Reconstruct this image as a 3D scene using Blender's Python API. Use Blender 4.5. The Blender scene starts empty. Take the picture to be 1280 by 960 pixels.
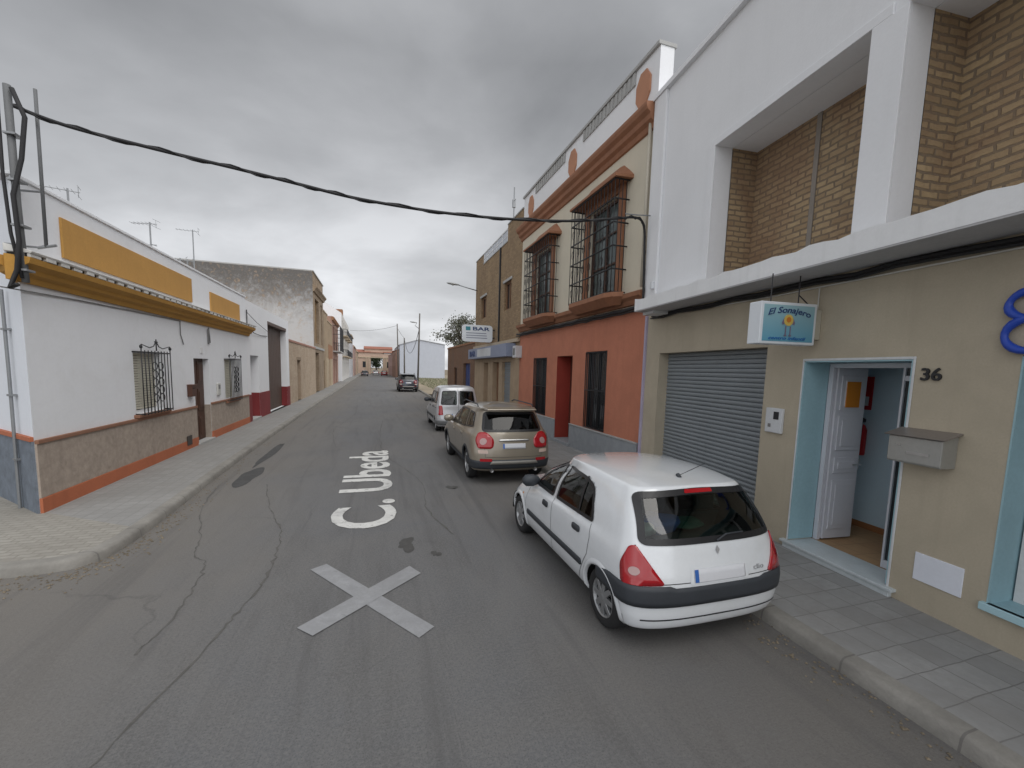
import bpy, bmesh, math, random
from mathutils import Vector, Matrix
from mathutils.bvhtree import BVHTree
random.seed(11)
PI=math.pi
sc=bpy.context.scene
COL=sc.collection
# ------------------------------------------------------------------ materials
MATS={}
def nodes(name):
    m=bpy.data.materials.new(name); m.use_nodes=True
    nt=m.node_tree; b=nt.nodes['Principled BSDF']
    return m,nt,b
def mixc(nt,fac,a,b,mode='MIX'):
    n=nt.nodes.new('ShaderNodeMix'); n.data_type='RGBA'; n.blend_type=mode
    for s,v in ((0,fac),(6,a),(7,b)):
        if hasattr(v,'is_linked') : nt.links.new(v,n.inputs[s])
        elif s==0: n.inputs[0].default_value=v
        else: n.inputs[s].default_value=(*v[:3],1)
    return n.outputs[2]
def noise(nt,vec,scale,detail=4,rough=.6,dist=0):
    n=nt.nodes.new('ShaderNodeTexNoise'); n.inputs['Scale'].default_value=scale
    n.inputs['Detail'].default_value=detail; n.inputs['Roughness'].default_value=rough
    n.inputs['Distortion'].default_value=dist
    nt.links.new(vec,n.inputs['Vector']); return n.outputs['Fac']
def mapping(nt,vec,scale=(1,1,1),loc=(0,0,0),rot=(0,0,0)):
    n=nt.nodes.new('ShaderNodeMapping'); n.inputs['Scale'].default_value=scale
    n.inputs['Location'].default_value=loc; n.inputs['Rotation'].default_value=rot
    nt.links.new(vec,n.inputs['Vector']); return n.outputs['Vector']
def ramp(nt,fac,stops):
    n=nt.nodes.new('ShaderNodeValToRGB'); e=n.color_ramp.elements
    while len(e)<len(stops): e.new(.5)
    for i,(p,c) in enumerate(stops):
        e[i].position=p; e[i].color=(c,c,c,1) if not hasattr(c,'__len__') else (*c,1)
    nt.links.new(fac,n.inputs['Fac']); return n.outputs['Color']
def bump(nt,b,h,dist=.01,strength=.5):
    n=nt.nodes.new('ShaderNodeBump'); n.inputs['Distance'].default_value=dist; n.inputs['Strength'].default_value=strength
    nt.links.new(h,n.inputs['Height']); nt.links.new(n.outputs['Normal'],b.inputs['Normal'])
def coord(nt): return nt.nodes.new('ShaderNodeTexCoord').outputs['Object']
def M(name,col=(.5,.5,.5),rough=.7,metal=0,var=.12,scale=1.2,fine=25,bmp=.004,streak=0,streakcol=None,coat=0,grime=0,grimecol=(.18,.16,.13)):
    if name in MATS: return MATS[name]
    m,nt,b=nodes(name); MATS[name]=m
    v=coord(nt)
    c0=tuple(x*(1-var) for x in col); c1=tuple(min(1,x*(1+var)) for x in col)
    f=ramp(nt,noise(nt,v,scale,5,.65,.4),[(.3,0.),(.7,1.)])
    c=mixc(nt,f,c0,c1)
    nf=noise(nt,v,fine,3,.7)
    c=mixc(nt,ramp(nt,nf,[(.35,.0),(.65,.35 if var>.05 else .12)]),c,tuple(x*.8 for x in col))
    if streak:
        s=noise(nt,mapping(nt,v,(5,5,.35)),1.3,5,.6)
        c=mixc(nt,ramp(nt,s,[(.52,0.),(.78,streak)]),c,streakcol or tuple(x*.55 for x in col))
    if grime:
        g=noise(nt,mapping(nt,v,(1,1,1.4)),.9,7,.7,.8)
        c=mixc(nt,ramp(nt,g,[(.5,0.),(.66,grime)]),c,grimecol)
    nt.links.new(c,b.inputs['Base Color'])
    b.inputs['Roughness'].default_value=rough; b.inputs['Metallic'].default_value=metal
    if coat: b.inputs['Coat Weight'].default_value=coat; b.inputs['Coat Roughness'].default_value=.05
    if bmp: bump(nt,b,nf,bmp,.5)
    return m
def BR(name,c1=None,c2=None,mortar=None,bw=.27,bh=.085,ms=.012,stain=0,staincol=(.12,.1,.08),rough=.88,bmp=.012,off=.5,horiz=False,sc2=1.):
    if name in MATS: return MATS[name]
    m,nt,b=nodes(name); MATS[name]=m
    v=coord(nt)
    if horiz: uv=v
    else:
        s=nt.nodes.new('ShaderNodeSeparateXYZ'); nt.links.new(v,s.inputs[0])
        a=nt.nodes.new('ShaderNodeMath'); a.operation='ADD'; nt.links.new(s.outputs[0],a.inputs[0]); nt.links.new(s.outputs[1],a.inputs[1])
        cb=nt.nodes.new('ShaderNodeCombineXYZ'); nt.links.new(a.outputs[0],cb.inputs[0]); nt.links.new(s.outputs[2],cb.inputs[1]); uv=cb.outputs[0]
    # wobble the courses a little
    nz=nt.nodes.new('ShaderNodeTexNoise'); nz.inputs['Scale'].default_value=3*sc2; nt.links.new(uv,nz.inputs['Vector'])
    va=nt.nodes.new('ShaderNodeVectorMath'); va.operation='MULTIPLY_ADD'; nt.links.new(nz.outputs['Color'],va.inputs[0])
    va.inputs[1].default_value=(.03*sc2,.03*sc2,0); nt.links.new(uv,va.inputs[2])
    t=nt.nodes.new('ShaderNodeTexBrick'); nt.links.new(va.outputs[0],t.inputs['Vector'])
    t.offset=off; t.inputs['Color1'].default_value=(*c1,1); t.inputs['Color2'].default_value=(*c2,1); t.inputs['Mortar'].default_value=(*mortar,1)
    t.inputs['Scale'].default_value=1; t.inputs['Mortar Size'].default_value=ms; t.inputs['Mortar Smooth'].default_value=.3
    t.inputs['Brick Width'].default_value=bw; t.inputs['Row Height'].default_value=bh; t.inputs['Bias'].default_value=0
    big=noise(nt,v,.8,6,.7,.5)
    c=mixc(nt,ramp(nt,big,[(.3,.0),(.75,.45)]),t.outputs['Color'],tuple(x*.6 for x in c2))
    sm=noise(nt,v,14,4,.7)
    c=mixc(nt,ramp(nt,sm,[(.35,0.),(.7,.5)]),c,tuple((x+y)*.36 for x,y in zip(c1,c2)))
    if stain:
        g=noise(nt,mapping(nt,v,(1,1,.6),(3,1,2)),.7,7,.7,.8)
        c=mixc(nt,ramp(nt,g,[(.46,0.),(.62,stain)]),c,staincol)
    nt.links.new(c,b.inputs['Base Color']); b.inputs['Roughness'].default_value=rough
    inv=nt.nodes.new('ShaderNodeMath'); inv.operation='MULTIPLY_ADD'; nt.links.new(t.outputs['Fac'],inv.inputs[0]); inv.inputs[1].default_value=-1; nt.links.new(sm,inv.inputs[2])
    bump(nt,b,inv.outputs[0],bmp,.6)
    return m
def glassM(name,tint=(.25,.3,.28),rough=.03,ior=1.5):
    if name in MATS: return MATS[name]
    m=bpy.data.materials.new(name); m.use_nodes=True; nt=m.node_tree; nt.nodes.clear(); MATS[name]=m
    o=nt.nodes.new('ShaderNodeOutputMaterial'); mx=nt.nodes.new('ShaderNodeMixShader');
    lw=nt.nodes.new('ShaderNodeLayerWeight'); lw.inputs['Blend'].default_value=.5
    pw_=nt.nodes.new('ShaderNodeMath'); pw_.operation='POWER'; nt.links.new(lw.outputs['Facing'],pw_.inputs[0]); pw_.inputs[1].default_value=4
    fr=nt.nodes.new('ShaderNodeMath'); fr.operation='MULTIPLY_ADD'; nt.links.new(pw_.outputs[0],fr.inputs[0]); fr.inputs[1].default_value=.85; fr.inputs[2].default_value=((ior-1)/(ior+1))**2
    tr=nt.nodes.new('ShaderNodeBsdfTransparent'); tr.inputs['Color'].default_value=(*tint,1)
    gl=nt.nodes.new('ShaderNodeBsdfGlossy'); gl.inputs['Roughness'].default_value=rough
    nt.links.new(fr.outputs[0],mx.inputs[0]); nt.links.new(tr.outputs[0],mx.inputs[1]); nt.links.new(gl.outputs[0],mx.inputs[2])
    nt.links.new(mx.outputs[0],o.inputs['Surface']); return m
# ------------------------------------------------------------------ mesh builder
class MB:
    def __init__(s,T=None): s.v=[];s.f=[];s.T=T or (lambda a,b,c:(a,b,c))
    def add(s,pts,faces):
        o=len(s.v); s.v+= [s.T(*p) for p in pts]; s.f+=[tuple(i+o for i in f) for f in faces]; return s
    def box(s,a0,a1,b0,b1,c0,c1):
        return s.add([(a0,b0,c0),(a1,b0,c0),(a1,b1,c0),(a0,b1,c0),(a0,b0,c1),(a1,b0,c1),(a1,b1,c1),(a0,b1,c1)],
          [(0,3,2,1),(4,5,6,7),(0,1,5,4),(1,2,6,5),(2,3,7,6),(3,0,4,7)])
    def quad(s,*p): return s.add(p,[tuple(range(len(p)))])
    def prism(s,poly,d0,d1):   # poly in (a,c), extruded along b
        n=len(poly); return s.add([(a,d0,c) for a,c in poly]+[(a,d1,c) for a,c in poly],
           [tuple(range(n)),tuple(range(2*n-1,n-1,-1))]+[(i,(i+1)%n,n+(i+1)%n,n+i) for i in range(n)])
    def extr(s,prof,a0,a1):    # profile in (b,c), extruded along a
        n=len(prof); return s.add([(a0,b,c) for b,c in prof]+[(a1,b,c) for b,c in prof],
           [tuple(range(n)),tuple(range(2*n-1,n-1,-1))]+[(i,(i+1)%n,n+(i+1)%n,n+i) for i in range(n)])
    def tube(s,path,r,n=6):
        P=[Vector(s.T(*p)) for p in path]; T=s.T; s.T=lambda a,b,c:(a,b,c)
        rs=r if hasattr(r,'__len__') else [r]*len(P)
        pts=[];up=None
        for i,p in enumerate(P):
            d=(P[min(i+1,len(P)-1)]-P[max(i-1,0)]).normalized()
            if up is None: up=Vector((0,0,1)) if abs(d.z)<.9 else Vector((1,0,0))
            x=d.cross(up).normalized(); up=x.cross(d).normalized()
            for k in range(n):
                a=2*PI*k/n; pts.append(tuple(p+(x*math.cos(a)+up*math.sin(a))*rs[i]))
        F=[(i*n+k,i*n+(k+1)%n,(i+1)*n+(k+1)%n,(i+1)*n+k) for i in range(len(P)-1) for k in range(n)]
        F+=[tuple(range(n))[::-1],tuple(range((len(P)-1)*n,len(P)*n))]
        s.add(pts,F); s.T=T; return s
    def lathe(s,prof,axis='x',n=32,c=(0,0,0),cap=False):  # prof: (r,h)
        pts=[]
        for r,h in prof:
            for k in range(n):
                a=2*PI*k/n; u,w=r*math.cos(a),r*math.sin(a)
                pts.append({'x':(c[0]+h,c[1]+u,c[2]+w),'y':(c[0]+u,c[1]+h,c[2]+w),'z':(c[0]+u,c[1]+w,c[2]+h)}[axis])
        F=[(i*n+k,i*n+(k+1)%n,(i+1)*n+(k+1)%n,(i+1)*n+k) for i in range(len(prof)-1) for k in range(n)]
        if cap: F+=[tuple(range(n))[::-1],tuple(range((len(prof)-1)*n,len(prof)*n))]
        return s.add(pts,F)
    def build(s,name,mat,parent=None,smooth=False,bevel=0,recalc=True):
        me=bpy.data.meshes.new(name); me.from_pydata(s.v,[],s.f); me.update()
        if recalc:
            b=bmesh.new(); b.from_mesh(me); bmesh.ops.recalc_face_normals(b,faces=b.faces); b.to_mesh(me); b.free()
        return link(name,me,mat,parent,smooth,bevel)
def link(name,me,mat,parent=None,smooth=False,bevel=0):
    o=bpy.data.objects.new(name,me); COL.objects.link(o)
    for m in (mat if isinstance(mat,(list,tuple)) else [mat]): me.materials.append(m)
    if parent is not None: o.parent=parent
    if smooth:
        for p in me.polygons: p.use_smooth=True
    if bevel:
        md=o.modifiers.new('bevel','BEVEL'); md.width=bevel; md.segments=2; md.limit_method='ANGLE'; md.angle_limit=math.radians(50)
    return o
def tag(o,label=None,cat=None,group=None,kind=None):
    if label: o['label']=label
    if cat: o['category']=cat
    if group: o['group']=group
    if kind: o['kind']=kind
    return o
def empty(name,loc,rz=0,label=None,cat=None,group=None):
    o=bpy.data.objects.new(name,None); COL.objects.link(o); o.location=loc; o.rotation_euler=(0,0,rz); o.empty_display_size=.3
    return tag(o,label,cat,group)
def copy_tree(o,parent=None):
    c=o.copy(); COL.objects.link(c)
    if parent is not None: c.parent=parent
    for ch in list(o.children): copy_tree(ch,c)
    return c
def textmesh(txt,w,h,thick=.01,bold=0,shear=0):
    cu=bpy.data.curves.new('lettering','FONT'); cu.body=txt; cu.size=1; cu.extrude=.02; cu.offset=bold; cu.resolution_u=4; cu.shear=shear
    o=bpy.data.objects.new('tmp',cu); COL.objects.link(o); dg=bpy.context.evaluated_depsgraph_get(); dg.update()
    me=bpy.data.meshes.new_from_object(o.evaluated_get(dg)); bpy.data.objects.remove(o)
    xs=[v.co.x for v in me.vertices];ys=[v.co.y for v in me.vertices]
    x0,x1,y0,y1=min(xs),max(xs),min(ys),max(ys)
    for v in me.vertices:
        v.co=Vector(((v.co.x-x0)/(x1-x0)*w,(v.co.y-y0)/(y1-y0)*h,v.co.z/.02*thick/2))
    return me
def xform(me,fn):
    for v in me.vertices: v.co=Vector(fn(*v.co))
    me.update(); return me
# ------------------------------------------------------------------ shared materials
wht=M('white_plaster',(.77,.785,.81),.85,var=.03,scale=.6,fine=12,bmp=.003,streak=.1,streakcol=(.55,.55,.54),grime=.12,grimecol=(.5,.49,.46))
wht2=M('white_plaster_clean',(.78,.79,.81),.85,var=.03,scale=.7,streak=.1,streakcol=(.55,.55,.55))
ochre=M('ochre_paint',(.46,.24,.045),.8,var=.1,streak=.2)
ochre2=M('ochre_board',(.5,.27,.07),.8,var=.07,streak=.25,streakcol=(.32,.17,.05))
darkmetal=M('dark_iron',(.03,.03,.033),.5,.3,var=.05,bmp=0)
greymetal=M('grey_galvanised',(.28,.29,.3),.5,.6,var=.1,bmp=0)
blackrub=M('black_cable',(.018,.018,.02),.7,var=.1,scale=4,bmp=.002)
wood=M('dark_brown_wood',(.075,.035,.022),.55,var=.25,scale=3,streak=.4,streakcol=(.03,.015,.01))
woodred=M('red_brown_wood',(.11,.03,.02),.55,var=.2,scale=3)
darkglass=M('dark_window_glass',(.03,.035,.04),.08,var=.1,scale=.6,bmp=0)
black=M('black_gap',(.01,.01,.01),.9,var=0,bmp=0)
# ------------------------------------------------------------------ facade kit
class House:
    def __init__(s,name,label,cat,org,theta,side,group=None):
        th=math.radians(theta); s.sg=1 if side=='L' else -1
        rz=(PI/2-th) if side=='L' else (-PI/2-th)
        s.root=empty(name,(org[0],org[1],0),rz,label,cat,group)
    def T(s,a,d,z): return (s.sg*a,-d,z)
    def mb(s): return MB(s.T)
    def wall(s,s0,s1,z0,z1,ops,mat,depth=9,name='wall',back=True,top=True,sides=True,z0b=None):
        m=s.mb(); S=sorted({s0,s1}|{o[0] for o in ops}|{o[1] for o in ops}); Z=sorted({z0,z1}|{o[2] for o in ops}|{o[3] for o in ops})
        S=[a for a in S if s0<=a<=s1]; Z=[a for a in Z if z0<=a<=z1]
        for i in range(len(S)-1):
            for j in range(len(Z)-1):
                cs,cz=(S[i]+S[i+1])/2,(Z[j]+Z[j+1])/2
                if any(o[0]<cs<o[1] and o[2]<cz<o[3] for o in ops): continue
                m.quad((S[i],0,Z[j]),(S[i+1],0,Z[j]),(S[i+1],0,Z[j+1]),(S[i],0,Z[j+1]))
        for a,b,c,d,dep in ops:
            a=max(a,s0); b=min(b,s1)
            m.quad((a,0,c),(a,-dep,c),(a,-dep,d),(a,0,d)); m.quad((b,0,c),(b,-dep,c),(b,-dep,d),(b,0,d))
            m.quad((a,0,c),(b,0,c),(b,-dep,c),(a,-dep,c)); m.quad((a,0,d),(b,0,d),(b,-dep,d),(a,-dep,d))
        if top: m.quad((s0,0,z1),(s1,0,z1),(s1,-depth,z1),(s0,-depth,z1))
        if sides:
            m.quad((s0,0,z0),(s0,0,z1),(s0,-depth,z1),(s0,-depth,z0)); m.quad((s1,0,z0),(s1,0,z1),(s1,-depth,z1),(s1,-depth,z0))
        if back: m.quad((s0,-depth,z0),(s1,-depth,z0),(s1,-depth,z1),(s0,-depth,z1))
        me=bpy.data.meshes.new(name); me.from_pydata(m.v,[],m.f); b=bmesh.new(); b.from_mesh(me); bmesh.ops.remove_doubles(b,verts=b.verts,dist=1e-4)
        bmesh.ops.recalc_face_normals(b,faces=b.faces); b.to_mesh(me); b.free()
        return link(name,me,mat,s.root)
    def box(s,name,mat,*B,bevel=.006,parent=None):
        for b in B: o=s.mb().box(*b).build(name,mat,parent or s.root,bevel=bevel)
        return o
    def band(s,name,mat,s0,s1,prof,bevel=0,parent=None):   # prof (d,z)
        return s.mb().extr(prof,s0,s1).build(name,mat,parent or s.root,bevel=bevel)
    def door(s,s0,s1,z0,z1,d,mat=wood,panels=(2,3),handle=True,label=None,name='door'):
        o=s.mb(); o.box(s0,s1,d-.06,d,z0,z1)
        nx,nz=panels; w=(s1-s0)/nx; h=(z1-z0)/nz
        for i in range(nx):
            for j in range(nz):
                a,c=s0+i*w,z0+j*h
                o.box(a+.12*w,a+.88*w,d+.001,d+.018,c+.1*h,c+.9*h); o.box(a+.24*w,a+.76*w,d+.019,d+.032,c+.2*h,c+.8*h)
        k=o.build(name,mat,s.root,bevel=.006)
        if label: k['label']=label
        if handle:
            h=s.mb(); sx=s0+.12*(s1-s0); h.tube([(sx,d+.02,z0+1.0),(sx,d+.07,z0+1.0),(sx+.1,d+.07,z0+1.0)],.012); h.build('handle',M('brass',(.4,.3,.12),.3,.9,var=.05,bmp=0),k)
        return k
    def window(s,s0,s1,z0,z1,d,frame=wood,mull=1,trans=0,fw=.06,glass=None,sill=None):
        o=s.mb(); o.box(s0,s0+fw,d,d+.05,z0,z1); o.box(s1-fw,s1,d,d+.05,z0,z1); o.box(s0+fw,s1-fw,d,d+.05,z0,z0+fw); o.box(s0+fw,s1-fw,d,d+.05,z1-fw,z1)
        for i in range(mull):
            c=s0+(s1-s0)*(i+1)/(mull+1); o.box(c-fw*.6,c+fw*.6,d,d+.045,z0+fw,z1-fw)
        for i in range(trans):
            c=z0+(z1-z0)*(i+1)/(trans+1); o.box(s0+fw,s1-fw,d,d+.04,c-.025,c+.025)
        w=s.mb().box(s0,s1,d-.03,d-.005,z0,z1).build('window',glass or darkglass,s.root)
        o.build('frame',frame,w,bevel=.004)
        if sill: s.mb().box(s0-.06,s1+.06,d,.06,z0-.05,z0).build('sill',sill,w,bevel=.006)
        return w
    def grille(s,s0,s1,z0,z1,d,n=9,rows=(0,1),mat=darkmetal,scroll=True,r=.011,crest=False,parent=None):
        g=s.mb()
        for i in range(n+1):
            a=s0+(s1-s0)*i/n; g.tube([(a,d,z0),(a,d,z1)],r,5)
        for t in rows:
            z=z0+(z1-z0)*t; g.tube([(s0,0,z),(s0,d,z),(s1,d,z),(s1,0,z)],r*1.3,5)
        if scroll:
            c=(s0+s1)/2; zc=(z0+z1)/2; w=(s1-s0)*.2
            for k in range(4):
                for R,dx,dz in ((.09,0,.13+.17*0),):
                    pass
            for dz in (-.36,-.18,0,.18,.36):
                for sx in (-1,1):
                    pts=[(c+sx*(.02+w*.55*(1-math.cos(t))*.8),d+.012,zc+dz+.09*math.sin(t)) for t in [q*2*PI/10 for q in range(11)]]
                    g.tube(pts,r*.9,4)
        if crest:
            c=(s0+s1)/2
            for sx in (-1,1):
                g.tube([(c,d,z1+.22),(c+sx*.12,d,z1+.1),(c+sx*.3,d,z1+.06),(c+sx*(s1-s0)*.48,d,z1+.12),(c+sx*(s1-s0)*.5,d,z1)],r,5)
            g.tube([(c,d,z1),(c,d,z1+.26)],r*1.2,5); g.tube([(c-.06,d,z1+.2),(c+.06,d,z1+.2)],r*1.4,5)
            for a in (s0,s1): g.lathe([(0.001,.12),(.03,.09),(.03,.05),(.001,.02)],'z',8,(a,d,z1))
        return g.build('grille',mat,parent or s.root,smooth=True)
GP=.13   # pavement height
# ================================================================== LEFT SIDE
XL=-4.92
ly=8.2
h=House('white_house','low white corner house with ochre cornice and brown stone dado','house',(XL,ly),0,'L')
D1=(6.05,7.2,.16,2.6,.2); W1=(2.9,4.2,1.34,2.7,.22); W2=(8.6,9.85,1.2,2.64,.22)
h.wall(0,11.3,0,5.06,[D1,W1,W2],wht,sides=False,top=False,back=False)
m=h.mb(); m.quad((0,0,5.06),(11.3,0,5.06),(11.3,-9,5.06),(6.36,-9,5.06),(6.36,-6.36,5.06)); m.quad((11.3,0,0),(11.3,-9,0),(11.3,-9,5.06),(11.3,0,5.06)); m.build('roof',M('grey_stone',(.4,.4,.39),.8),h.root)
brownst=M('brown_granite_dado',(.36,.30,.25),.75,var=.22,scale=9,fine=90,bmp=.006,streak=.25,streakcol=(.13,.1,.08))
terra=M('terracotta_paint',(.42,.13,.06),.75,var=.12,streak=.25)
h.box('dado',brownst,(0.0,6.05,0,.03,.36,1.2),(7.2,11.3,0,.03,.36,1.2),(7.17,7.199,-.19,-.001,.16,1.2))
h.box('dado_cap',M('terracotta_cap',(.26,.13,.08),.8),(0.0,6.05,0,.055,1.2,1.26),(7.2,11.3,0,.055,1.2,1.26))
h.box('plinth',terra,(0.0,6.05,0,.042,.0,.36),(7.2,11.3,0,.042,.0,.36))
h.box('ochre_panel',ochre2,(.93,6.1,0,.035,4.14,4.78)); h.box('ochre_panel',ochre2,(7.5,10.45,0,.035,4.05,4.66))
h.box('parapet_cap',wht,(-.02,11.3,-.3,.03,5.06,5.11))
h.band('cornice',ochre,-.25,11.55,[(0,3.58),(.05,3.58),(.08,3.66),(.15,3.7),(.17,3.76),(.27,3.82),(.29,3.9),(0,3.93)],bevel=.004)
tl=h.mb(); R=random.Random(2)
tl.extr([(0,3.965),(.30,3.955),(.315,3.985),(.2,4.02),(0,4.07)],-.25,11.55)
for i in range(38):
    a=-.25+.31*i+R.uniform(-.012,.012); w_=.195+R.uniform(-.02,.02); tl.box(a,a+w_,.03,.295+R.uniform(-.01,.012),3.905,3.96)
rt=tl.build('roof_tile_row',M('old_limewash',(.62,.61,.58),.9,var=.12,scale=5,grime=.4,grimecol=(.3,.28,.25)),h.root,bevel=.006)
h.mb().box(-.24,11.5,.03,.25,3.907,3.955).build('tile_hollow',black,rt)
h.door(6.05,7.2,.16,2.6,-.16,wood,(2,3))
h.box('doorstep',M('grey_stone'),(6.0,7.25,-.15,.08,.13,.18))
crm=M('cream_blind',(.55,.53,.44),.8,var=.06,scale=2)
for (a,b,c,d,_) in (W1,W2):
    w=h.window(a,b,c,d,-.2,M('white_frame',(.7,.7,.7),.4,bmp=0),1,0)
    sh=h.mb()
    for k in range(22): sh.box(a+.07,b-.07,-.152,-.14,c+.08+k*(d-c-.12)/22,c+.08+(k+.86)*(d-c-.12)/22)
    sh.build('blind',crm,w)
    h.box('sill',M('terracotta_cap'),(a-.1,b+.1,-.1,.1,c-.07,c-.003),parent=w)
    h.grille(a-.02,b+.02,c-.02,d+.02,.16,9,(0.02,.97),crest=True,parent=w)
h.box('vent_grille',M('vent_dark',(.06,.05,.045),.7),(5.25,5.55,.045,.06,.24,.5))
h.box('number_plaque',M('white_frame'),(6.55,6.72,0,.02,2.75,2.92),bevel=.003)
# wires hanging on the facade
wb=h.mb(); wb.tube([(-.4,.03,3.45),(1.2,.02,3.5),(3,.02,3.53),(5.2,.02,3.55)],.01,5)
wb.tube([(5.25,.02,3.56),(5.25,.02,3.2),(5.4,.02,2.95)],.012,5); wb.tube([(7.25,.02,3.55),(7.3,.03,3.1),(7.15,.03,3.05),(7.15,.03,3.5)],.018,5)
wb.build('wall_wire',M('grey_wire',(.2,.2,.2),.7),h.root,smooth=True)
# chamfered side wall (blue dado) going back to the left
c45=math.sqrt(.5)
def side_T(a,d,z):   # a metres from the corner along the chamfer, d outwards, in the house's local frame (x = away, y = inward)
    return (a*c45-d*c45, a*c45+d*c45, z)
sw=MB(side_T)
sw.quad((0,0,0),(9,0,0),(9,0,5.06),(0,0,5.06))
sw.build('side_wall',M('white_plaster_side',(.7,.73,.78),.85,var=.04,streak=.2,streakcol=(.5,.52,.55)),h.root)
MB(side_T).box(0,9,0,.03,0,1.24).build('side_dado',M('blue_grey_dado',(.15,.175,.21),.8,var=.3,scale=5,fine=60,bmp=.008),h.root)
MB(side_T).box(-.0,9,0,.05,1.24,1.31).build('side_cap',terra,h.root,bevel=.004)
MB(side_T).extr([(0,3.58),(.05,3.58),(.08,3.66),(.15,3.7),(.17,3.76),(.27,3.82),(.29,3.9),(0,3.93)],-.12,.15).build('side_cornice',ochre,h.root)
pp=MB(side_T); pp.tube([(.55,.06,3.5),(.55,.06,2.2),(.57,.07,.13)],.022,8)
for z in (.9,1.9,2.9): pp.box(.5,.62,.0,.09,z,z+.03)
pp.build('conduit_pipe',greymetal,h.root,smooth=False)
# things on it
def thing_boxes(name,label,cat,loc,rz,parts,group=None):
    r=empty(name,loc,rz,label,cat,group)
    for pn,mat,boxes,bv in parts:
        m=MB()
        for b in boxes: m.box(*b)
        m.build(pn,mat,r,bevel=bv)
    return r
brz=PI/2 # left facade: local x = away, local y = inward (so -y is outwards)
thing_boxes('mailbox','small brown metal mailbox beside the dark door of the ochre-trimmed house','mailbox',(XL,13.72,1.55),brz,
  [('case',M('brown_metal',(.1,.045,.03),.5,.2),[(0,.28,-.12,-.001,0,.3)],.01),('lid',M('brown_metal_lid',(.14,.07,.05),.5,.2),[(-.01,.29,-.14,-.001,.302,.33)],.006),('slot',black,[(.05,.23,-.125,-.1215,.22,.24)],0)])
thing_boxes('intercom','pale grey intercom between the dark door and the far barred window','intercom',(XL,15.95,1.45),brz,
  [('case',M('pale_plastic',(.55,.55,.52),.5),[(0,.26,-.05,-.001,0,.38)],.01),('speaker_panel',M('grey_plastic',(.2,.2,.2),.5),[(.05,.21,-.056,-.0515,.2,.33)],.002)])
# antennas on the roof
def antenna(x,y,z0,ht,label,yaw,n=6,two=False):
    r=empty('antenna',(x,y,z0),yaw,label,'antenna','television antennas above the left roofs')
    MB().tube([(0,0,0),(0,0,ht)],.025,6).build('mast',greymetal,r)
    a=MB(); z=ht-.06; a.tube([(-.9,0,z),(.35,0,z)],.014,5)
    for k in range(n): X=-.85+k*.2; a.tube([(X,-.22-.02*k,z),(X,.22+.02*k,z)],.009,4)
    a.tube([(.3,0,z-.2),(.3,0,z+.2)],.009,4); a.tube([(.33,-.3,z+.18),(.33,.3,z+.18)],.009,4); a.tube([(.33,-.3,z-.18),(.33,.3,z-.18)],.009,4)
    a.v=[(v[0]*.7,v[1]*.7,z+(v[2]-z)*.7) for v in a.v]; a.build('aerial',greymetal,r)
    if two:
        a=MB(); a.tube([(-.5,0,z-.75),(.2,0,z-.75)],.014,5); [a.tube([(-.45+k*.18,-.18,z-.75),(-.45+k*.18,.18,z-.75)],.009,4) for k in range(4)]
        a.build('aerial',greymetal,r)
antenna(-8,15.3,5.0,2.1,'nearest roof antenna, low behind the white parapet',.3)
antenna(-8,19.8,5.0,2.6,'middle roof antenna with two arrays on one mast',-.2,two=True)
antenna(-8,23.8,5.0,3.5,'farthest and tallest antenna, above the end of the ochre panel',.1)
for i,(X,Y,H_) in enumerate(((-8,22.3,1.9),(-8.5,24.5,2.3))): antenna(X,Y,5.0,H_,['small thin antenna low between the two taller ones','thin low antenna right beside the tallest antenna'][i],.5,4)
# cable pole at the corner and thin mast
pr=empty('cable_pole',(-4.72,7.98,0),0,'grey cable riser with thick black cables on the corner of the white house','cable pole')
MB().tube([(0,0,3.55),(-.02,.0,4.6),(-.02,0,6.15)],.042,10).build('pipe',M('dark_pole_grey',(.15,.155,.16),.7,.2),pr,smooth=True)
cb=MB(); cb.tube([(.05,-.04,6.1),(.16,-.03,5.75),(.1,-.05,5.2),(-.0,-.09,4.7),(.02,-.09,4.1),(-.03,-.09,3.7),(-.15,-.05,3.45),(-.02,-.12,3.5)],.028,7)
cb.tube([(-.1,-.05,6.1),(-.12,-.04,5.0),(-.08,-.06,4.2),(-.0,-.06,3.6)],.02,6); cb.build('cable_bundle',blackrub,pr,smooth=True)
for z in (3.7,4.3,4.9,5.5): MB().box(-.07,.06,-.07,.1,z,z+.03).build('clamp',greymetal,pr,bevel=.004)
mr=empty('thin_mast',(-4.64,8.3,0),0,'thin grey steel mast on a bracket above the ochre cornice','mast')
MB().tube([(0,0,4.12),(.02,0,6.3)],.022,8).build('tube',M('dark_pole_grey'),mr,smooth=True)
bk=MB(); bk.tube([(0,0,4.14),(-.12,.05,4.12),(-.3,.05,4.12)],.016,6); bk.tube([(-.1,.0,4.1),(.12,0,4.16)],.02,6)
bk.box(-.45,-.28,-.05,.06,3.98,4.13)
bk.build('bracket',greymetal,mr); MB().tube([(0,0,4.9),(-.3,.05,4.9)],.016,6).build('bracket',greymetal,mr)

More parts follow.
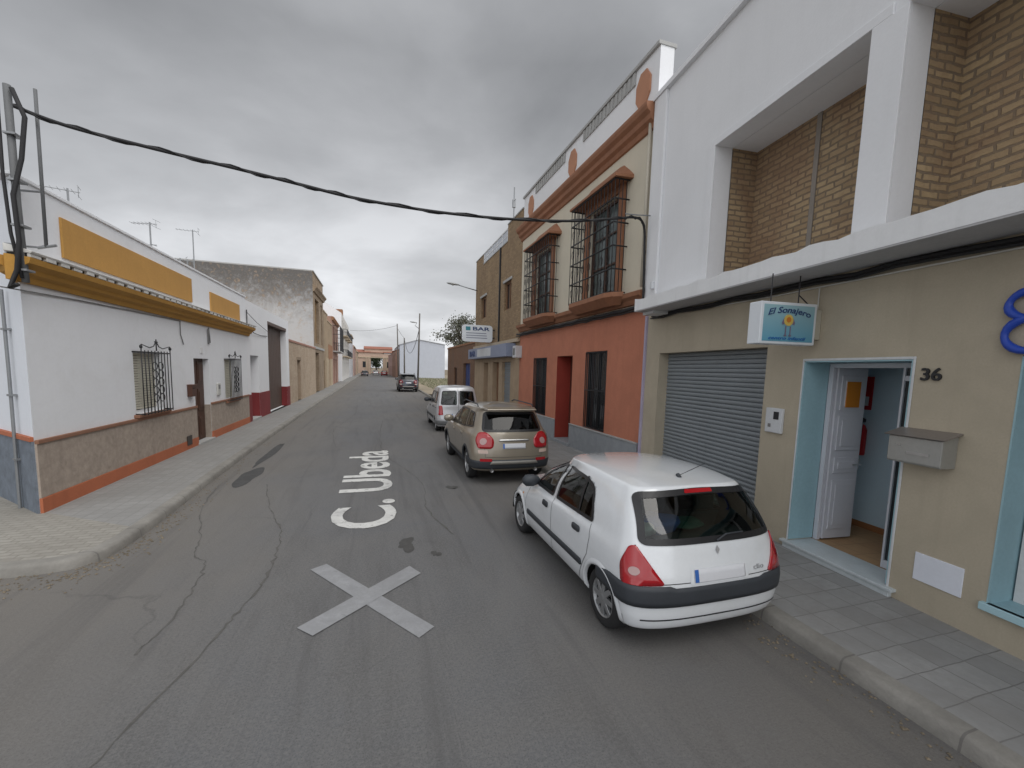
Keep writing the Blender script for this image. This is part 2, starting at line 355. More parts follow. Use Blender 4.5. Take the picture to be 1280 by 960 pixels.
# ---- house 2: white with dark red dado and garage
h=House('garage_house','white wall house with dark red dado and tall brown garage door','house',(XL,19.5),0,'L')
D=(.45,1.75,.13,2.83,.6); G=(3.55,7.85,.13,4.5,.34)
h.wall(0,8.6,0,4.98,[D,G],wht2)
red=M('dark_red_paint',(.2,.022,.025),.7,var=.12,streak=.2)
h.box('dado',red,(0.0,.45,0,.025,0,1.23),(1.75,3.55,0,.025,0,1.23),(7.85,8.6,0,.025,0,1.23),(1.725,1.749,-.58,0,.13,1.23),(7.825,7.849,-.3,0,.13,1.23))
h.door(.45,1.75,.13,2.83,-.58,M('white_door_paint',(.6,.6,.62),.6,bmp=0),(2,3),label='white door recessed behind the dark red dado')
gd=h.mb()
for k in range(12): a=3.55+k*4.3/12; gd.box(a+.008,a+4.3/12-.008,-.32,-.29,.15,4.5)
gd.box(3.55,7.85,-.34,-.321,.15,4.5)
gd.build('garage_door',M('brown_steel_door',(.09,.055,.042),.6,.1,var=.15,streak=.3),h.root,bevel=.004)
h.box('lintel',wood,(3.55,7.85,-.28,.02,4.35,4.499))
h.box('paper_notice',M('paper_white',(.7,.7,.6),.8,bmp=0),(4.4,4.62,-.289,-.282,2.3,2.75),bevel=0)
wb=h.mb(); wb.tube([(.0,.05,4.05),(.8,.08,3.75),(2,.05,3.72),(3.3,.03,3.78)],.015,5); wb.tube([(0,.05,4.5),(1,.15,4.2),(3.3,.05,4.0)],.01,5); wb.tube([(.02,.04,4.6),(.02,.04,3.7)],.02,5); wb.build('wall_wire',blackrub,h.root,smooth=True)
h.box('step',M('grey_stone'),(.4,1.8,-.5,.05,.13,.2))
# ---- low tan brick wall house
tan=BR('tan_brick',(.58,.46,.34),(.46,.35,.25),(.5,.43,.34),.3,.1,.010,stain=.3,staincol=(.3,.2,.13))
tan2=BR('tan_brick_dark',(.42,.32,.22),(.3,.22,.15),(.36,.3,.23),.26,.08,.01,stain=.45,staincol=(.16,.11,.07))
h=House('low_brick_building','low tan brick building with a narrow dark door and pink coping','building',(XL-.03,28.1),0,'L')
h.wall(0,11.6,0,3.85,[(2.9,4.15,.13,2.8,.3)],tan,depth=8)
h.box('coping',M('pink_coping',(.38,.2,.15),.8),(0,11.6,-.3,.05,3.85,3.98))
h.door(2.9,4.15,.13,2.8,-.25,wood,(1,3))
h.box('door_lintel',tan2,(2.7,4.35,0,.02,2.8,3.0))
# ---- tall stained-plaster building
h=House('tall_stained_building','tall two storey brick building with bare grey stained side wall','building',(XL-.12,39.7),0,'L')
ops=[(1.2,3.6,4.4,8.2,.35),(5.1,6.2,4.4,8.2,.35),(1.0,3.2,.13,3.6,.35)]
h.wall(0,7,0,10.2,ops,tan2,depth=10)
stn=BR('stained_plaster',(.40,.37,.34),(.34,.30,.26),(.38,.36,.33),.5,.16,.004,stain=.0)
def stained():
    m,nt,b=nodes('grey_stained_plaster'); v=coord(nt)
    n1=noise(nt,mapping(nt,v,(1,1,.7)),.5,8,.78,.7); n2=noise(nt,v,2.6,8,.75,.3)
    sep=nt.nodes.new('ShaderNodeSeparateXYZ'); nt.links.new(v,sep.inputs[0])
    # higher up: darker moss stain, lower down: white limewash
    mp=nt.nodes.new('ShaderNodeMapRange'); nt.links.new(sep.outputs[2],mp.inputs[0]); mp.inputs[1].default_value=5.0; mp.inputs[2].default_value=10.2; mp.inputs[4].default_value=.5
    ad=nt.nodes.new('ShaderNodeMath'); ad.operation='MULTIPLY_ADD'; nt.links.new(n1,ad.inputs[0]); ad.inputs[1].default_value=1.0; nt.links.new(mp.outputs[0],ad.inputs[2])
    c=mixc(nt,ramp(nt,ad.outputs[0],[(.56,0.),(.92,1.)]),(.46,.465,.47),(.21,.2,.19))
    ad2=nt.nodes.new('ShaderNodeMath'); ad2.operation='MULTIPLY_ADD'; nt.links.new(n2,ad2.inputs[0]); ad2.inputs[1].default_value=1.1; nt.links.new(mp.outputs[0],ad2.inputs[2])
    c=mixc(nt,ramp(nt,ad2.outputs[0],[(.8,0.),(.99,.8)]),c,(.11,.105,.1))
    c=mixc(nt,ramp(nt,n2,[(.54,0.),(.64,.6)]),c,(.40,.30,.21))
    nt.links.new(c,b.inputs['Base Color']); b.inputs['Roughness'].default_value=.95; bump(nt,b,n2,.02,.5); return m
sd=h.mb(); sd.box(-.04,-.003,-12.5,0.0,0,10.2); sd.build('side_wall',stained(),h.root)
h.wall(6.9,7.0,0,10.2,[],tan2,depth=12.5,name='rear_block')
h.band('cornice',tan2,-.05,7.05,[(0,8.6),(.12,8.62),(.2,8.8),(.34,8.95),(.34,9.05),(0,9.15)],bevel=.01)
h.box('parapet_cap',M('grey_stone'),(-.05,7.05,-12.5,.08,10.2,10.3))
for (a,b) in ((1.2,3.6),(5.1,6.2)):
    h.window(a,b,4.4,8.2,-.3,M('ochre_frame',(.35,.2,.06),.6),1,2,.08)
h.door(1.0,3.2,.13,3.6,-.3,M('green_grey_door',(.1,.1,.08),.6),(2,4),False)
h.box('string_course',M('grey_stone'),(0,7,0,.08,3.9,4.1))
# ---- tan brick house further on
h=House('brick_house','mid tan brick house with stepped top and pale pillar strips','house',(XL-.25,46.8),-.6,'L')
h.wall(0,5.5,0,8.0,[(1.2,2.1,.13,3.0,.3)],BR('light_brick',(.48,.36,.235),(.37,.27,.17),(.42,.34,.25),.26,.08,.008,stain=.2),depth=9)
h.wall(5.5,11.5,0,7.4,[(1.4,2.6,.13,3.2,.3),(7.1-2.6,7.1-1.6,.13,3.2,.3)],BR('light_brick'),depth=9,name='far_wall')
h.box('render_patch',M('brown_render',(.3,.15,.08),.9,var=.2),(6.2,11.4,0,.02,3.2,4.9))
h.box('pilaster',M('pale_sand',(.46,.38,.28),.85),(3.4,3.8,0,.1,.1,3.3),(4.8,5.2,0,.1,.1,3.3),(8.4,8.8,0,.1,.1,3.3),(9.9,10.3,0,.1,.1,3.3))
h.door(1.2,2.1,.13,3.0,-.25,wood,(1,3),False); h.door(6.9,8.1,.13,3.2,-.25,wood,(1,3),False)
h.box('parapet_cap',M('pale_sand'),(-.03,5.5,-.3,.06,8.0,8.12),(5.5,11.5,-.3,.06,7.4,7.5))
# ---- house with dark balcony
def balcony(h,s0,s1,z,d,mat,slab):
    b=h.box('balcony',slab,(s0,s1,0,d,z-.15,z))
    r=h.mb(); n=int((s1-s0)/.18)
    for i in range(n+1): a=s0+.03+(s1-s0-.06)*i/n; r.tube([(a,d-.05,z),(a,d-.05,z+1)],.018,4)
    r.tube([(s0+.03,0,z+1),(s0+.03,d-.05,z+1),(s1-.03,d-.05,z+1),(s1-.03,0,z+1)],.03,4)
    for k in range(4): r.tube([(s0+.03,d*k/4,z),(s0+.03,d*k/4,z+1)],.018,4)
    r.build('railing',mat,b); return b
h=House('balcony_house','reddish house with tall dark enclosed balcony over a brown door','house',(XL-.4,58.3),-1.2,'L')
h.wall(0,11.5,0,8.6,[(2,4,.13,3.4,.3),(6,8,.13,3.4,.3),(2,4,4.5,7.6,.25),(7,9,4.5,7.6,.25)],M('reddish_render',(.36,.22,.17),.85,var=.15,streak=.3),depth=9)
for a in (2,6): h.door(a,a+2,.13,3.4,-.25,woodred,(2,3),False)
h.window(2,4,4.5,7.6,-.2,wood,1,1); h.window(7,9,4.5,7.6,-.2,wood,1,1)
b=balcony(h,1.5,9.6,4.4,.9,darkmetal,M('grey_stone'))
gg=h.mb()
for i in range(40): a=1.55+8*i/39; gg.tube([(a,.86,4.4),(a,.86,7.6)],.02,4)
for z in (5.4,6.5,7.6): gg.tube([(1.55,0,z),(1.55,.86,z),(9.55,.86,z),(9.55,0,z)],.03,4)
for k in range(4): gg.tube([(1.55,.2*k,4.4),(1.55,.2*k,7.6)],.02,4)
gg.build('cage',darkmetal,b)
h.band('cornice',M('brown_render'),-.05,11.55,[(0,8.1),(.15,8.15),(.3,8.4),(.3,8.5),(0,8.62)])
# ---- white gabled house
h=House('gabled_house','tall white gabled house with rows of small balconies','house',(XL-.25,72),-1.0,'L')
h.wall(0,26,0,10.6,[(s,s+1.4,z,z+2.3,.25) for s in (2,6,10,14,18,22) for z in (.8,4.2,7.4)],M('pale_render',(.62,.6,.57),.85,var=.08,streak=.3),depth=9)
g=h.mb(); g.add([(0,0,10.6),(0,-9,10.6),(0,-4.0,13.2),(26,0,10.6),(26,-9,10.6),(26,-4.0,13.2)],[(0,1,2),(3,5,4),(0,2,5,3),(1,4,5,2)])
g.build('roof',M('old_tile_roof',(.4,.33,.28),.9,var=.2),h.root)
sd=h.mb(); sd.add([(-.02,0,0),(-.02,-9,0),(-.02,-9,10.6),(-.02,-4,13.2),(-.02,0,10.6)],[(0,1,2,3,4)]); sd.build('gable_wall',wht2,h.root)
for s in (2,6,10,14,18,22):
    for z in (.8,4.2,7.4): h.window(s,s+1.4,z,z+2.3,-.2,wood if z>1 else woodred,1,1)
for s in (1.6,9.6,17.6):
    for z in (4.1,7.3): balcony(h,s,s+6.2,z,.8,darkmetal,M('pale_sand'))
h.box('roof_turret',M('brown_render'),(7,9,-2,-.2,10.6,12.0))
# ---- last left houses
for i,(nm,lb,Y0,Ln,H_,col,th) in enumerate((('pale_house','narrow pale grey house beyond the white gabled house',98,14,9.4,(.5,.5,.52),-1.2),
     ('pink_house','pinkish two storey house near the end of the street, left side',112,18,7.6,(.45,.31,.27),-1.2),
     ('cream_house','last cream house on the left before the end building',130,20,7.0,(.5,.4,.3),-1.0))):
    h=House(nm,lb,'house',(XL-.2-.006*(Y0-72),Y0),th,'L')
    ops=[(s,s+1.3,z,z+2.1,.2) for s in range(2,Ln-2,4) for z in (.9,4.2)]
    h.wall(0,Ln,0,H_,ops,M(nm+'_render',col,.85,var=.1,streak=.3),depth=9)
    for o in ops: h.window(o[0],o[1],o[2],o[3],-.15,wood,1,0)
    h.box('cornice',M('pale_sand'),(-.02,Ln,0,.25,H_-.4,H_-.2))
# ================================================================== END OF STREET
er=empty('gateway_building',(0,156,0),0,'pinkish end building with a wide passage arch and red tiled roofs','building')
pk=M('pink_cream_render',(.5,.37,.29),.85,var=.1); tile=M('red_roof_tile',(.3,.12,.08),.85,var=.25,scale=3)
m=MB()
m.box(-9,-2.0,0,8,0,7.4); m.box(2.0,9,0,8,0,7.0); m.box(-2.0,2.0,0,8,5.9,7.6)
m.box(-4,5,1,8,7.6,8.6); m.build('wall',pk,er,bevel=.02)
m=MB(); m.extr([(-.4,7.35),(4,8.4),(8.4,7.35)],-9.2,9.2); m.extr([(.6,8.6),(4.5,9.6),(8.4,8.6)],-4.3,5.3); m.build('roof',tile,er)
m=MB(); m.box(-9,9,-.25,0,5.5,5.8); m.build('string_course',M('pale_sand'),er)
for x in (-7.5,-4.6,3.4,5.6):
    w=MB().box(x,x+1.1,-.05,-.01,2.2,4.2).build('window',darkglass,er); MB().box(x-.1,x+1.2,-.09,-.051,4.2,4.35).build('lintel',M('pale_sand'),w)
for x in (-3.6,-2.7,2.2,3.0): MB().box(x,x+.3,-.3,-.01,0,5.5).build('pillar',M('pale_sand'),er)
# trees beyond the arch and behind the shed
def tree(name,label,loc,ht,rx,rz_,nleaf,leafmat,size=.25,clumps=14,crown0=.45,seed=1,barkmat=None):
    R=random.Random(seed); r=empty(name,loc,R.random()*6,label,'tree')
    t=MB(); base=Vector((0,0,0)); cz=ht*(crown0+.1)
    trunk=[(0,0,0),(.1,.05,cz*.5),(.0,.15,cz)]; t.tube(trunk,[ht*.03,ht*.022,ht*.016],8)
    cl=[]
    for i in range(clumps):
        a=R.random()*2*PI; rr=math.sqrt(R.random())*rx*.8; z=ht*crown0+R.random()*(ht*(1-crown0))*.95
        k=1-abs((z/ht-crown0)/(1-crown0)-.45)*1.0
        p=Vector((math.cos(a)*rr*k,math.sin(a)*rr*k,z)); cl.append(p)
        mid=Vector((p.x*.45,p.y*.45,(cz+p.z)/2-.1*ht*R.random())); t.tube([(0,.15,cz*.8),tuple(mid),tuple(p)],[ht*.012,ht*.007,ht*.003],5)
    t.build('trunk',barkmat or M('bark',(.12,.09,.07),.9),r,smooth=True)
    f=MB()
    for i in range(nleaf):
        c=R.choice(cl); s=rz_*(.5+.7*R.random())
        d=Vector((R.gauss(0,1),R.gauss(0,1),R.gauss(0,.8)))*s*.42; p=c+d
        u=Vector((R.uniform(-1,1),R.uniform(-1,1),R.uniform(-1,1))).normalized(); w=u.cross(Vector((R.uniform(-1,1),R.uniform(-1,1),.3))).normalized()
        q=size*(.5+R.random()*.8); f.add([tuple(p-u*q),tuple(p+w*q*.45),tuple(p+u*q),tuple(p-w*q*.45)],[(0,1,2,3)])
    f.build('crown',leafmat,r,recalc=False); return r
leafA=M('leaf_dark_green',(.045,.07,.03),.7,var=.4,scale=2,bmp=0); leafB=M('leaf_grey_green',(.12,.125,.09),.7,var=.35,scale=1.5,bmp=0)
tree('street_tree','dense dark green tree seen through the arch of the end building',(0,170,-.3),8.6,3.0,2.2,2600,leafA,.32,16,.3,3)
tree('eucalyptus_tree','sparse grey green tree behind the low brown brick shed',(9.0,47,0),8.0,3.3,1.0,3600,leafB,.12,34,.6,5)
# ================================================================== RIGHT SIDE: beige shop (number 36)
TH=4.79; th=math.radians(TH)
A0=(5.33,2.26)
h=House('beige_house','beige house numbered 36 with white canopy and brick panels above','house',A0,TH,'R'); HB=h
beige=M('beige_render',(.46,.405,.31),.8,var=.09,scale=1.2,fine=50,streak=.3,streakcol=(.34,.29,.22),grime=.3,grimecol=(.36,.31,.24))
DO=(.8,2.1,.22,2.73,.4); GA=(2.75,5.66,.1,2.95,.25); WI=(-1.9,-.03,.47,2.75,.35)
h.wall(-5,6.2,0,3.9,[DO,GA,WI],beige,depth=.41,back=False,top=False,name='lower_wall')
# garage
gs=h.mb()
for k in range(36):
    z=.13+k*2.82/36; gs.extr([(-.25,z),(-.225,z+.01),(-.215,z+.039),(-.225,z+.068),(-.25,z+.0783)],2.75,5.66)
gs.build('roller_shutter',M('grey_shutter',(.25,.275,.295),.55,.1,var=.08,scale=1),h.root)
h.box('shutter_bottom_rail',greymetal,(2.76,5.65,-.24,-.19,.12,.2))
# blue painted reveals, thin skins over the reveal
blue=M('pale_blue_paint',(.32,.5,.56),.6,var=.06,scale=2,bmp=.001)
sk=h.mb(); sk.box(2.085,2.099,-.4,.004,.25,2.715); sk.box(.801,2.085,-.4,.004,2.715,2.729); sk.box(.801,.815,-.4,.004,.25,2.715)
sk.build('door_reveal',blue,h.root)
h.box('door_trim',M('white_trim',(.62,.64,.66),.6),(.775,.8,0,.012,.22,2.76),(2.1,2.12,0,.012,.22,2.76),(.8,2.1,0,.012,2.73,2.76))
sk=h.mb(); sk.box(-.045,-.031,-.35,.004,.5,2.74); sk.box(-1.9,-.045,-.35,.004,2.736,2.749); sk.box(-1.899,-.045,-.35,.03,.471,.5)
sk.build('window_reveal',blue,h.root)
h.box('window_sill',M('pale_blue_light',(.4,.6,.66),.6,var=.05),(-1.93,0,-.02,.05,.43,.5))
w=h.window(-1.9,-.06,.5,2.73,-.33,M('white_frame'),2,1,.07)
h.box('threshold',M('white_marble',(.55,.6,.62),.35,var=.08,scale=4,bmp=0),(.7,2.18,-.42,.07,.2,.235),(.74,2.14,-.4,.05,.13,.2))
# inner door frame
wf=M('white_gloss',(.62,.63,.68),.35,var=.03,bmp=0)
h.box('door_frame',wf,(2.02,2.084,-.46,-.405,.24,2.71),(.802,1.98+.04,-.46,-.405,2.65,2.71),(1.15,1.175,-.47,-.41,.24,2.65),bevel=.004)
sl=h.box('side_light',M('dark_window_glass'),(.8,1.15,-.45,-.43,.24,2.65))
h.box('rail',wf,(.8,1.15,-.47,-.41,1.78,1.83),(.8,1.15,-.47,-.41,1.62,1.66),(.8,1.15,-.47,-.41,.24,.34),(.8,1.15,-.47,-.41,2.5,2.56),parent=sl)
# open door leaf standing inwards, panels facing the street corner
lf=h.mb(); lf.box(2.0,2.045,-.97,-.47,.26,2.66)
for (z0,z1) in ((.4,1.1),(1.2,1.42),(1.52,2.0),(2.08,2.55)):
    lf.box(1.985,1.999,-.94,-.53,z0,z1); lf.box(1.975,1.9845,-.88,-.59,z0+.06,z1-.06)
leaf=lf.build('door',wf,h.root,bevel=.005); leaf['label']='white panelled door leaf standing open inwards'
hd=h.mb(); hd.tube([(2.0,-.95,1.32),(1.95,-.95,1.32),(1.95,-.82,1.32)],.012,6); hd.box(1.99,1.999,-.97,-.93,1.25,1.4)
hd.build('handle',M('steel_bright',(.6,.6,.6),.3,1,var=.02,bmp=0),leaf)
h2=h.mb().box(1.966,1.974,-.83,-.6,2.12,2.47).build('notice',M('orange_sheet',(.62,.22,.015),.6,var=.03,bmp=0),leaf)
# hall behind the door
hl=h.mb(); hl.quad((.1,-1.6,.2),(2.6,-1.6,.2),(2.6,-1.6,3),(.1,-1.6,3)); hl.quad((2.6,-.41,.2),(2.6,-1.6,.2),(2.6,-1.6,3),(2.6,-.41,3)); hl.quad((.1,-.41,.2),(.1,-1.6,.2),(.1,-1.6,3),(.1,-.41,3)); 
hl.quad((.1,-.41,3),(2.6,-.41,3),(2.6,-1.6,3),(.1,-1.6,3)); hl.build('hall_wall',M('hall_blue',(.6,.76,.86),.7,var=.03,bmp=.001),h.root)
h.mb().quad((.1,-.4,.236),(2.6,-.4,.236),(2.6,-1.6,.236),(.1,-1.6,.236)).build('hall_floor',BR('hall_tiles',(.5,.32,.17),(.46,.28,.15),(.25,.16,.1),.3,.3,.005,off=0,horiz=True),h.root)
h.box('skirting',M('brown_tile',(.35,.16,.07),.4),(.1,2.6,-1.599,-1.585,.237,.33),(2.585,2.599,-1.58,-.45,.237,.33))
# closed outer skin behind the rooms
bx=h.mb(); bx.quad((-5,-2.2,0),(6.2,-2.2,0),(6.2,-2.2,3.9),(-5,-2.2,3.9)); bx.quad((-5,0,0),(-5,-10,0),(-5,-10,8.4),(-5,0,8.4)); bx.quad((6.2,-.41,0),(6.2,-10,0),(6.2,-10,3.9),(6.2,-.41,3.9)); bx.quad((-5,-10,0),(6.35,-10,0),(6.35,-10,8.4),(-5,-10,8.4))
bx.build('rear_wall',beige,h.root)
# canopy
canw=M('canopy_white',(.8,.81,.82),.8,var=.05,scale=2,streak=.25,streakcol=(.5,.5,.5))
cm=h.mb(); N=60
for i in range(N):
    a=-5+10.75*i/N; b=-5+10.75*(i+1)/N
    def tz(q): return 4.045+.012*math.sin(q*9)+.01*math.sin(q*23+1)
    cm.add([(a,0,3.82),(b,0,3.82),(b,.6,3.82),(a,.6,3.82),(a,0,tz(a)+.03),(b,0,tz(b)+.03),(b,.6,tz(b)),(a,.6,tz(a))],[(4,5,6,7),(2,3,7,6)]+([(0,3,7,4)] if i==0 else [])+([(1,2,6,5)] if i==N-1 else []))
cm.build('canopy',canw,h.root)
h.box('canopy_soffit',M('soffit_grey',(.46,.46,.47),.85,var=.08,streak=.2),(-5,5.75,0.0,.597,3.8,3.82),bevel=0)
# upper floor with recessed brick loggias
O1=(1.62,4.26,4.0,6.5,.32); O2=(-1.9,1.23,4.0,6.5,.32)
h.wall(-5,6.35,3.9,8.4,[O1,O2],wht2,depth=.33,back=False,name='upper_wall',sides=True)
h.box('pilaster',wht2,(5.9,6.36,0,.06,4.03,8.4),bevel=.01)
h.box('opening_trim',wht2,(4.26,4.42,0,.03,4.03,6.62),(1.4,4.26,0,.03,6.5,6.62),(1.23,1.62,0,.0295,4.03,6.5),(-1.9,1.23,0,.03,6.5,6.62),bevel=.006)
h.box('parapet_cap',wht2,(-5,6.38,-.35,.09,8.4,8.5))
oldb=BR('old_yellow_brick',(.54,.40,.235),(.36,.255,.15),(.2,.16,.12),.26,.09,.017,stain=.4,staincol=(.2,.1,.06),bmp=.03,sc2=1.6)
lg=h.mb()
for a,b in ((1.62,4.26),(-1.9,1.23)):
    a-=.3; 
    lg.quad((a,-.84,4.0),(b,-.84,4.0),(b,-.84,6.5),(a,-.84,6.5)); lg.quad((b,-.33,4.0),(b,-.84,4.0),(b,-.84,6.5),(b,-.33,6.5)); lg.quad((a,-.33,4.0),(a,-.84,4.0),(a,-.84,6.5),(a,-.33,6.5))
lg.build('brick_infill',oldb,h.root)
h.box('loggia_ceiling',wht2,(-2.2,4.3,-.85,-.33,6.5,6.54)); h.box('loggia_floor',M('grey_stone'),(-2.2,4.3,-.85,-.33,3.96,4.0))
h.box('concrete_post',M('grey_concrete',(.28,.25,.22),.9,var=.15),(2.98,3.06,-.84,-.82,4.0,6.5))
bx=h.mb(); bx.quad((-5,-.85,8.4),(6.35,-.85,8.4),(6.35,-10,8.4),(-5,-10,8.4)); bx.quad((-5,0,8.4),(6.35,0,8.4),(6.35,-.85,8.4),(-5,-.85,8.4)); bx.quad((6.35,-.33,3.9),(6.35,-10,3.9),(6.35,-10,8.4),(6.35,-.33,8.4)); bx.quad((6.3,-.33,3.9),(-5,-.33,3.9),(-5,-10,3.9),(6.3,-10,3.9)) ; bx.build('roof',M('grey_stone'),h.root)
h.box('white_access_panel',M('white_panel',(.72,.75,.82),.6,var=.05,scale=3,bmp=.001),(.15,.56,0,.012,.44,.73),bevel=.003)
h.box('corner_strip',M('lilac_strip',(.42,.38,.5),.7),(6.2,6.26,-.3,.05,.1,3.8))
# wires under the canopy
wc=h.mb(); pts=[(-5+11.0*i/22,.03+.01*math.sin(i*1.7),3.76+.02*math.sin(i*2.3)) for i in range(23)]
wc.tube(pts,.03,6); wc.tube([(p[0],p[1]+.04,p[2]-.05) for p in pts],.016,5); wc.build('cable_run',blackrub,h.root,smooth=True)
wc=h.mb(); wc.tube([(-5,.02,3.66),(2.6,.02,3.68),(4.8,.02,3.72)],.01,5); wc.tube([(1.95,.04,3.66),(1.95,.04,3.33)],.008,5); wc.build('light_wire',M('pale_plastic'),h.root)
h.box('junction_box',M('white_trim'),(5.35,5.75,.05,.4,3.74,3.8),(5.93,6.0,.06,.13,4.35,4.5))
# number 36 and blue lettering
me=textmesh('36',.18,.13,.02,.015); xform(me,lambda x,y,z:(-(0.71)+x,-(.012+z),2.51+y)); link('house_number',me,darkmetal,h.root)
el=h.mb()
cur=[]
for k in range(14): t=math.radians(55+215*k/13); cur.append((-.17*math.cos(t),.045,3.2+.135*math.sin(t)))
for k in range(1,15): t=math.radians(90+225*k/14); cur.append((-.02-.19*math.cos(t),.045,2.9+.165*math.sin(t)))
cur=[((c[0]+.02)*.9-.085,c[1],(c[2]-3.07)*.86+3.07) for c in cur]
el.tube(cur,[.026+.01*math.sin(i*.5)**2 for i in range(len(cur))],10)
lm=el.build('letter_e',M('blue_letter',(.02,.07,.45),.4,var=.05,bmp=0),h.root,smooth=True)
# separate things on the beige wall
def onwall(s,z,out=0):
    return (A0[0]+math.sin(th)*s-math.cos(th)*out, A0[1]+math.cos(th)*s+math.sin(th)*out, z)
rzw=-PI/2-th   # local x = towards camera, local y = inward
mbx=empty('mailbox',onwall(.33,1.66),rzw,'large grey metal mailbox on the beige wall under number 36','mailbox')
gm=M('mailbox_grey',(.42,.42,.4),.38,.5,var=.08)
MB().extr([(-.002,0),(-.19,0.0),(-.2,.02),(-.2,.27),(-.002,.33)],-.48,.0).build('case',gm,mbx,bevel=.006)
MB().extr([(-.001,.335),(-.225,.275),(-.235,.285),(-.001,.352)],-.51,.03).build('lid',M('mailbox_lid',(.28,.25,.23),.4,.4),mbx,bevel=.003)
MB().box(-.3,-.1,-.206,-.2015,.1,.13).box(-.4,-.36,-.206,-.2015,.17,.19).build('name_plate',M('steel_bright'),mbx)
ic=empty('intercom',onwall(2.34,1.7),rzw,'white door intercom between the roller shutter and the open door','intercom')
MB().box(-.29,0,-.05,-.001,0,.36).build('case',M('white_trim'),ic,bevel=.012)
MB().box(-.14,-.05,-.056,-.0515,.2,.31).build('screen',darkglass,ic); MB().box(-.23,-.18,-.056,-.0515,.08,.13).build('button',M('grey_plastic'),ic,bevel=.004)
# projecting sign
sg=empty('hanging_sign',onwall(1.98,2.92,.12),0,'small light blue lightbox sign with a yellow round mark hanging under the canopy','sign')
sg.rotation_euler=(0,0,PI-th+0)   # local -x.. set below: local x points to the wall->street reversed
# local frame: x = outwards from wall, y = away from camera
sg.rotation_euler=(0,0,PI-th); 
SW,SH=.84,.52
# with rotation PI-th: local +x -> (-cos th, ...) outwards, local +y -> towards camera
MB().box(0,SW,-.1,.1,0,SH).build('box',M('lightbox_white',(.72,.76,.8),.4,var=.03,bmp=0),sg,bevel=.01)
def signface(sgn):
    y=.104*sgn
    f=MB(); f.box(.04,SW-.04,min(y,y-.003*sgn),max(y,y-.003*sgn),.035,SH-.035); 
    m,nt,b=nodes('sign_blue_face'); v=coord(nt); s=nt.nodes.new('ShaderNodeSeparateXYZ'); nt.links.new(v,s.inputs[0])
    mp=nt.nodes.new('ShaderNodeMapRange'); nt.links.new(s.outputs[2],mp.inputs[0]); mp.inputs[2].default_value=SH
    nt.links.new(ramp(nt,mp.outputs[0],[(0,(.1,.33,.47)),(.9,(.3,.48,.53))]),b.inputs['Base Color']); b.inputs['Roughness'].default_value=.35
    fo=f.build('face',m,sg)
    def put(me,fx,mat,nm):   # me in reading coordinates; the reader sees +x to the right
        xform(me,lambda X,Y,Z:((SW-fx-X) if sgn>0 else fx+X, y+.004*sgn+Z, Y)); return link(nm,me,mat,fo)
    ink=M('sign_ink',(.02,.05,.16),.5,bmp=0,var=.02)
    me=textmesh('El Sonajero',.64,.1,.004,.012,.25)
    for vv in me.vertices:
        X=vv.co.x; vv.co.y+= SH-.155-.9*(X-.3)**2*.5
    put(me,.1,ink,'lettering')
    me=textmesh('centro infantil',.56,.042,.004,.01,.25)
    for vv in me.vertices: vv.co.y+=.055
    put(me,.13,M('sign_ink_blue',(.015,.13,.4),.5,bmp=0,var=.02),'lettering')
    c=SW/2+.01
    MB().lathe([(.001,y+.003*sgn),(.07,y+.003*sgn),(.07,y+.006*sgn),(.001,y+.006*sgn)],'y',24,(c,0,.3)).build('logo_disc',M('logo_yellow',(.7,.5,.12),.5,bmp=0,var=.02),fo)
    MB().lathe([(.001,y+.007*sgn),(.034,y+.007*sgn),(.034,y+.009*sgn),(.001,y+.009*sgn)],'y',20,(c,0,.305)).build('logo_centre',M('logo_orange',(.6,.2,.03),.5,bmp=0,var=.02),fo)
    lg=MB(); a,b_=sorted((y+.003*sgn,y+.006*sgn))
    for q in (-.035,.035): lg.box(c+q-.008,c+q+.008,a,b_,.11,.225); lg.box(c+q-.02,c+q+.02,a,b_+.0005,.1,.118)
    for q in (-1,1): lg.add([(c+q*.068,y+.005*sgn,.33),(c+q*.1,y+.005*sgn,.27),(c+q*.09,y+.005*sgn,.24),(c+q*.06,y+.005*sgn,.25)],[(0,1,2,3)])
    lg.build('logo_marks',M('logo_grey',(.2,.17,.25),.6,bmp=0),fo)
signface(1); 
bkt=MB(); bkt.box(-.12,-.0,-.06,.06,.08,.46); bkt.build('ballast_box',M('cream_plastic',(.5,.48,.4),.5),sg,bevel=.008)
bkt=MB(); bkt.tube([(.2,0,SH),(.2,0,.88)],.008,5); bkt.tube([(.62,0,SH),(.62,0,.88)],.008,5); bkt.tube([(.2,0,SH+.12),(.0,0,.5)],.008,5); bkt.build('bracket',M('dark_iron'),sg)
# fire-red thing in the hall
fx=empty('fire_extinguisher',onwall(1.8,1.5,-1.4),0,'red fire extinguisher hanging on the pale blue hall wall','extinguisher')
fx.location=onwall(2.43,1.36,-1.51)
rd=M('extinguisher_red',(.45,.01,.015),.35,var=.03,bmp=0)
MB().lathe([(.001,0),(.07,0),(.075,.03),(.075,.38),(.05,.45),(.02,.47),(.001,.47)],'z',16).build('cylinder',rd,fx,smooth=True)
MB().tube([(0,0,.47),(-.03,-.03,.56),(-.09,-.06,.5),(-.1,-.06,.2)],.014,6).box(-.03,.06,-.02,.02,.5,.55).build('hose',M('dark_iron'),fx)
fs=empty('fire_sign',onwall(2.45,2.05,-1.585),rzw,'tall narrow red sign above the extinguisher in the hall','sign')
MB().box(-.08,.08,-.014,0.0,0,.5).build('plate',rd,fs); MB().box(-.04,.04,-.018,-.0145,.06,.2).build('symbol',M('white_trim'),fs)
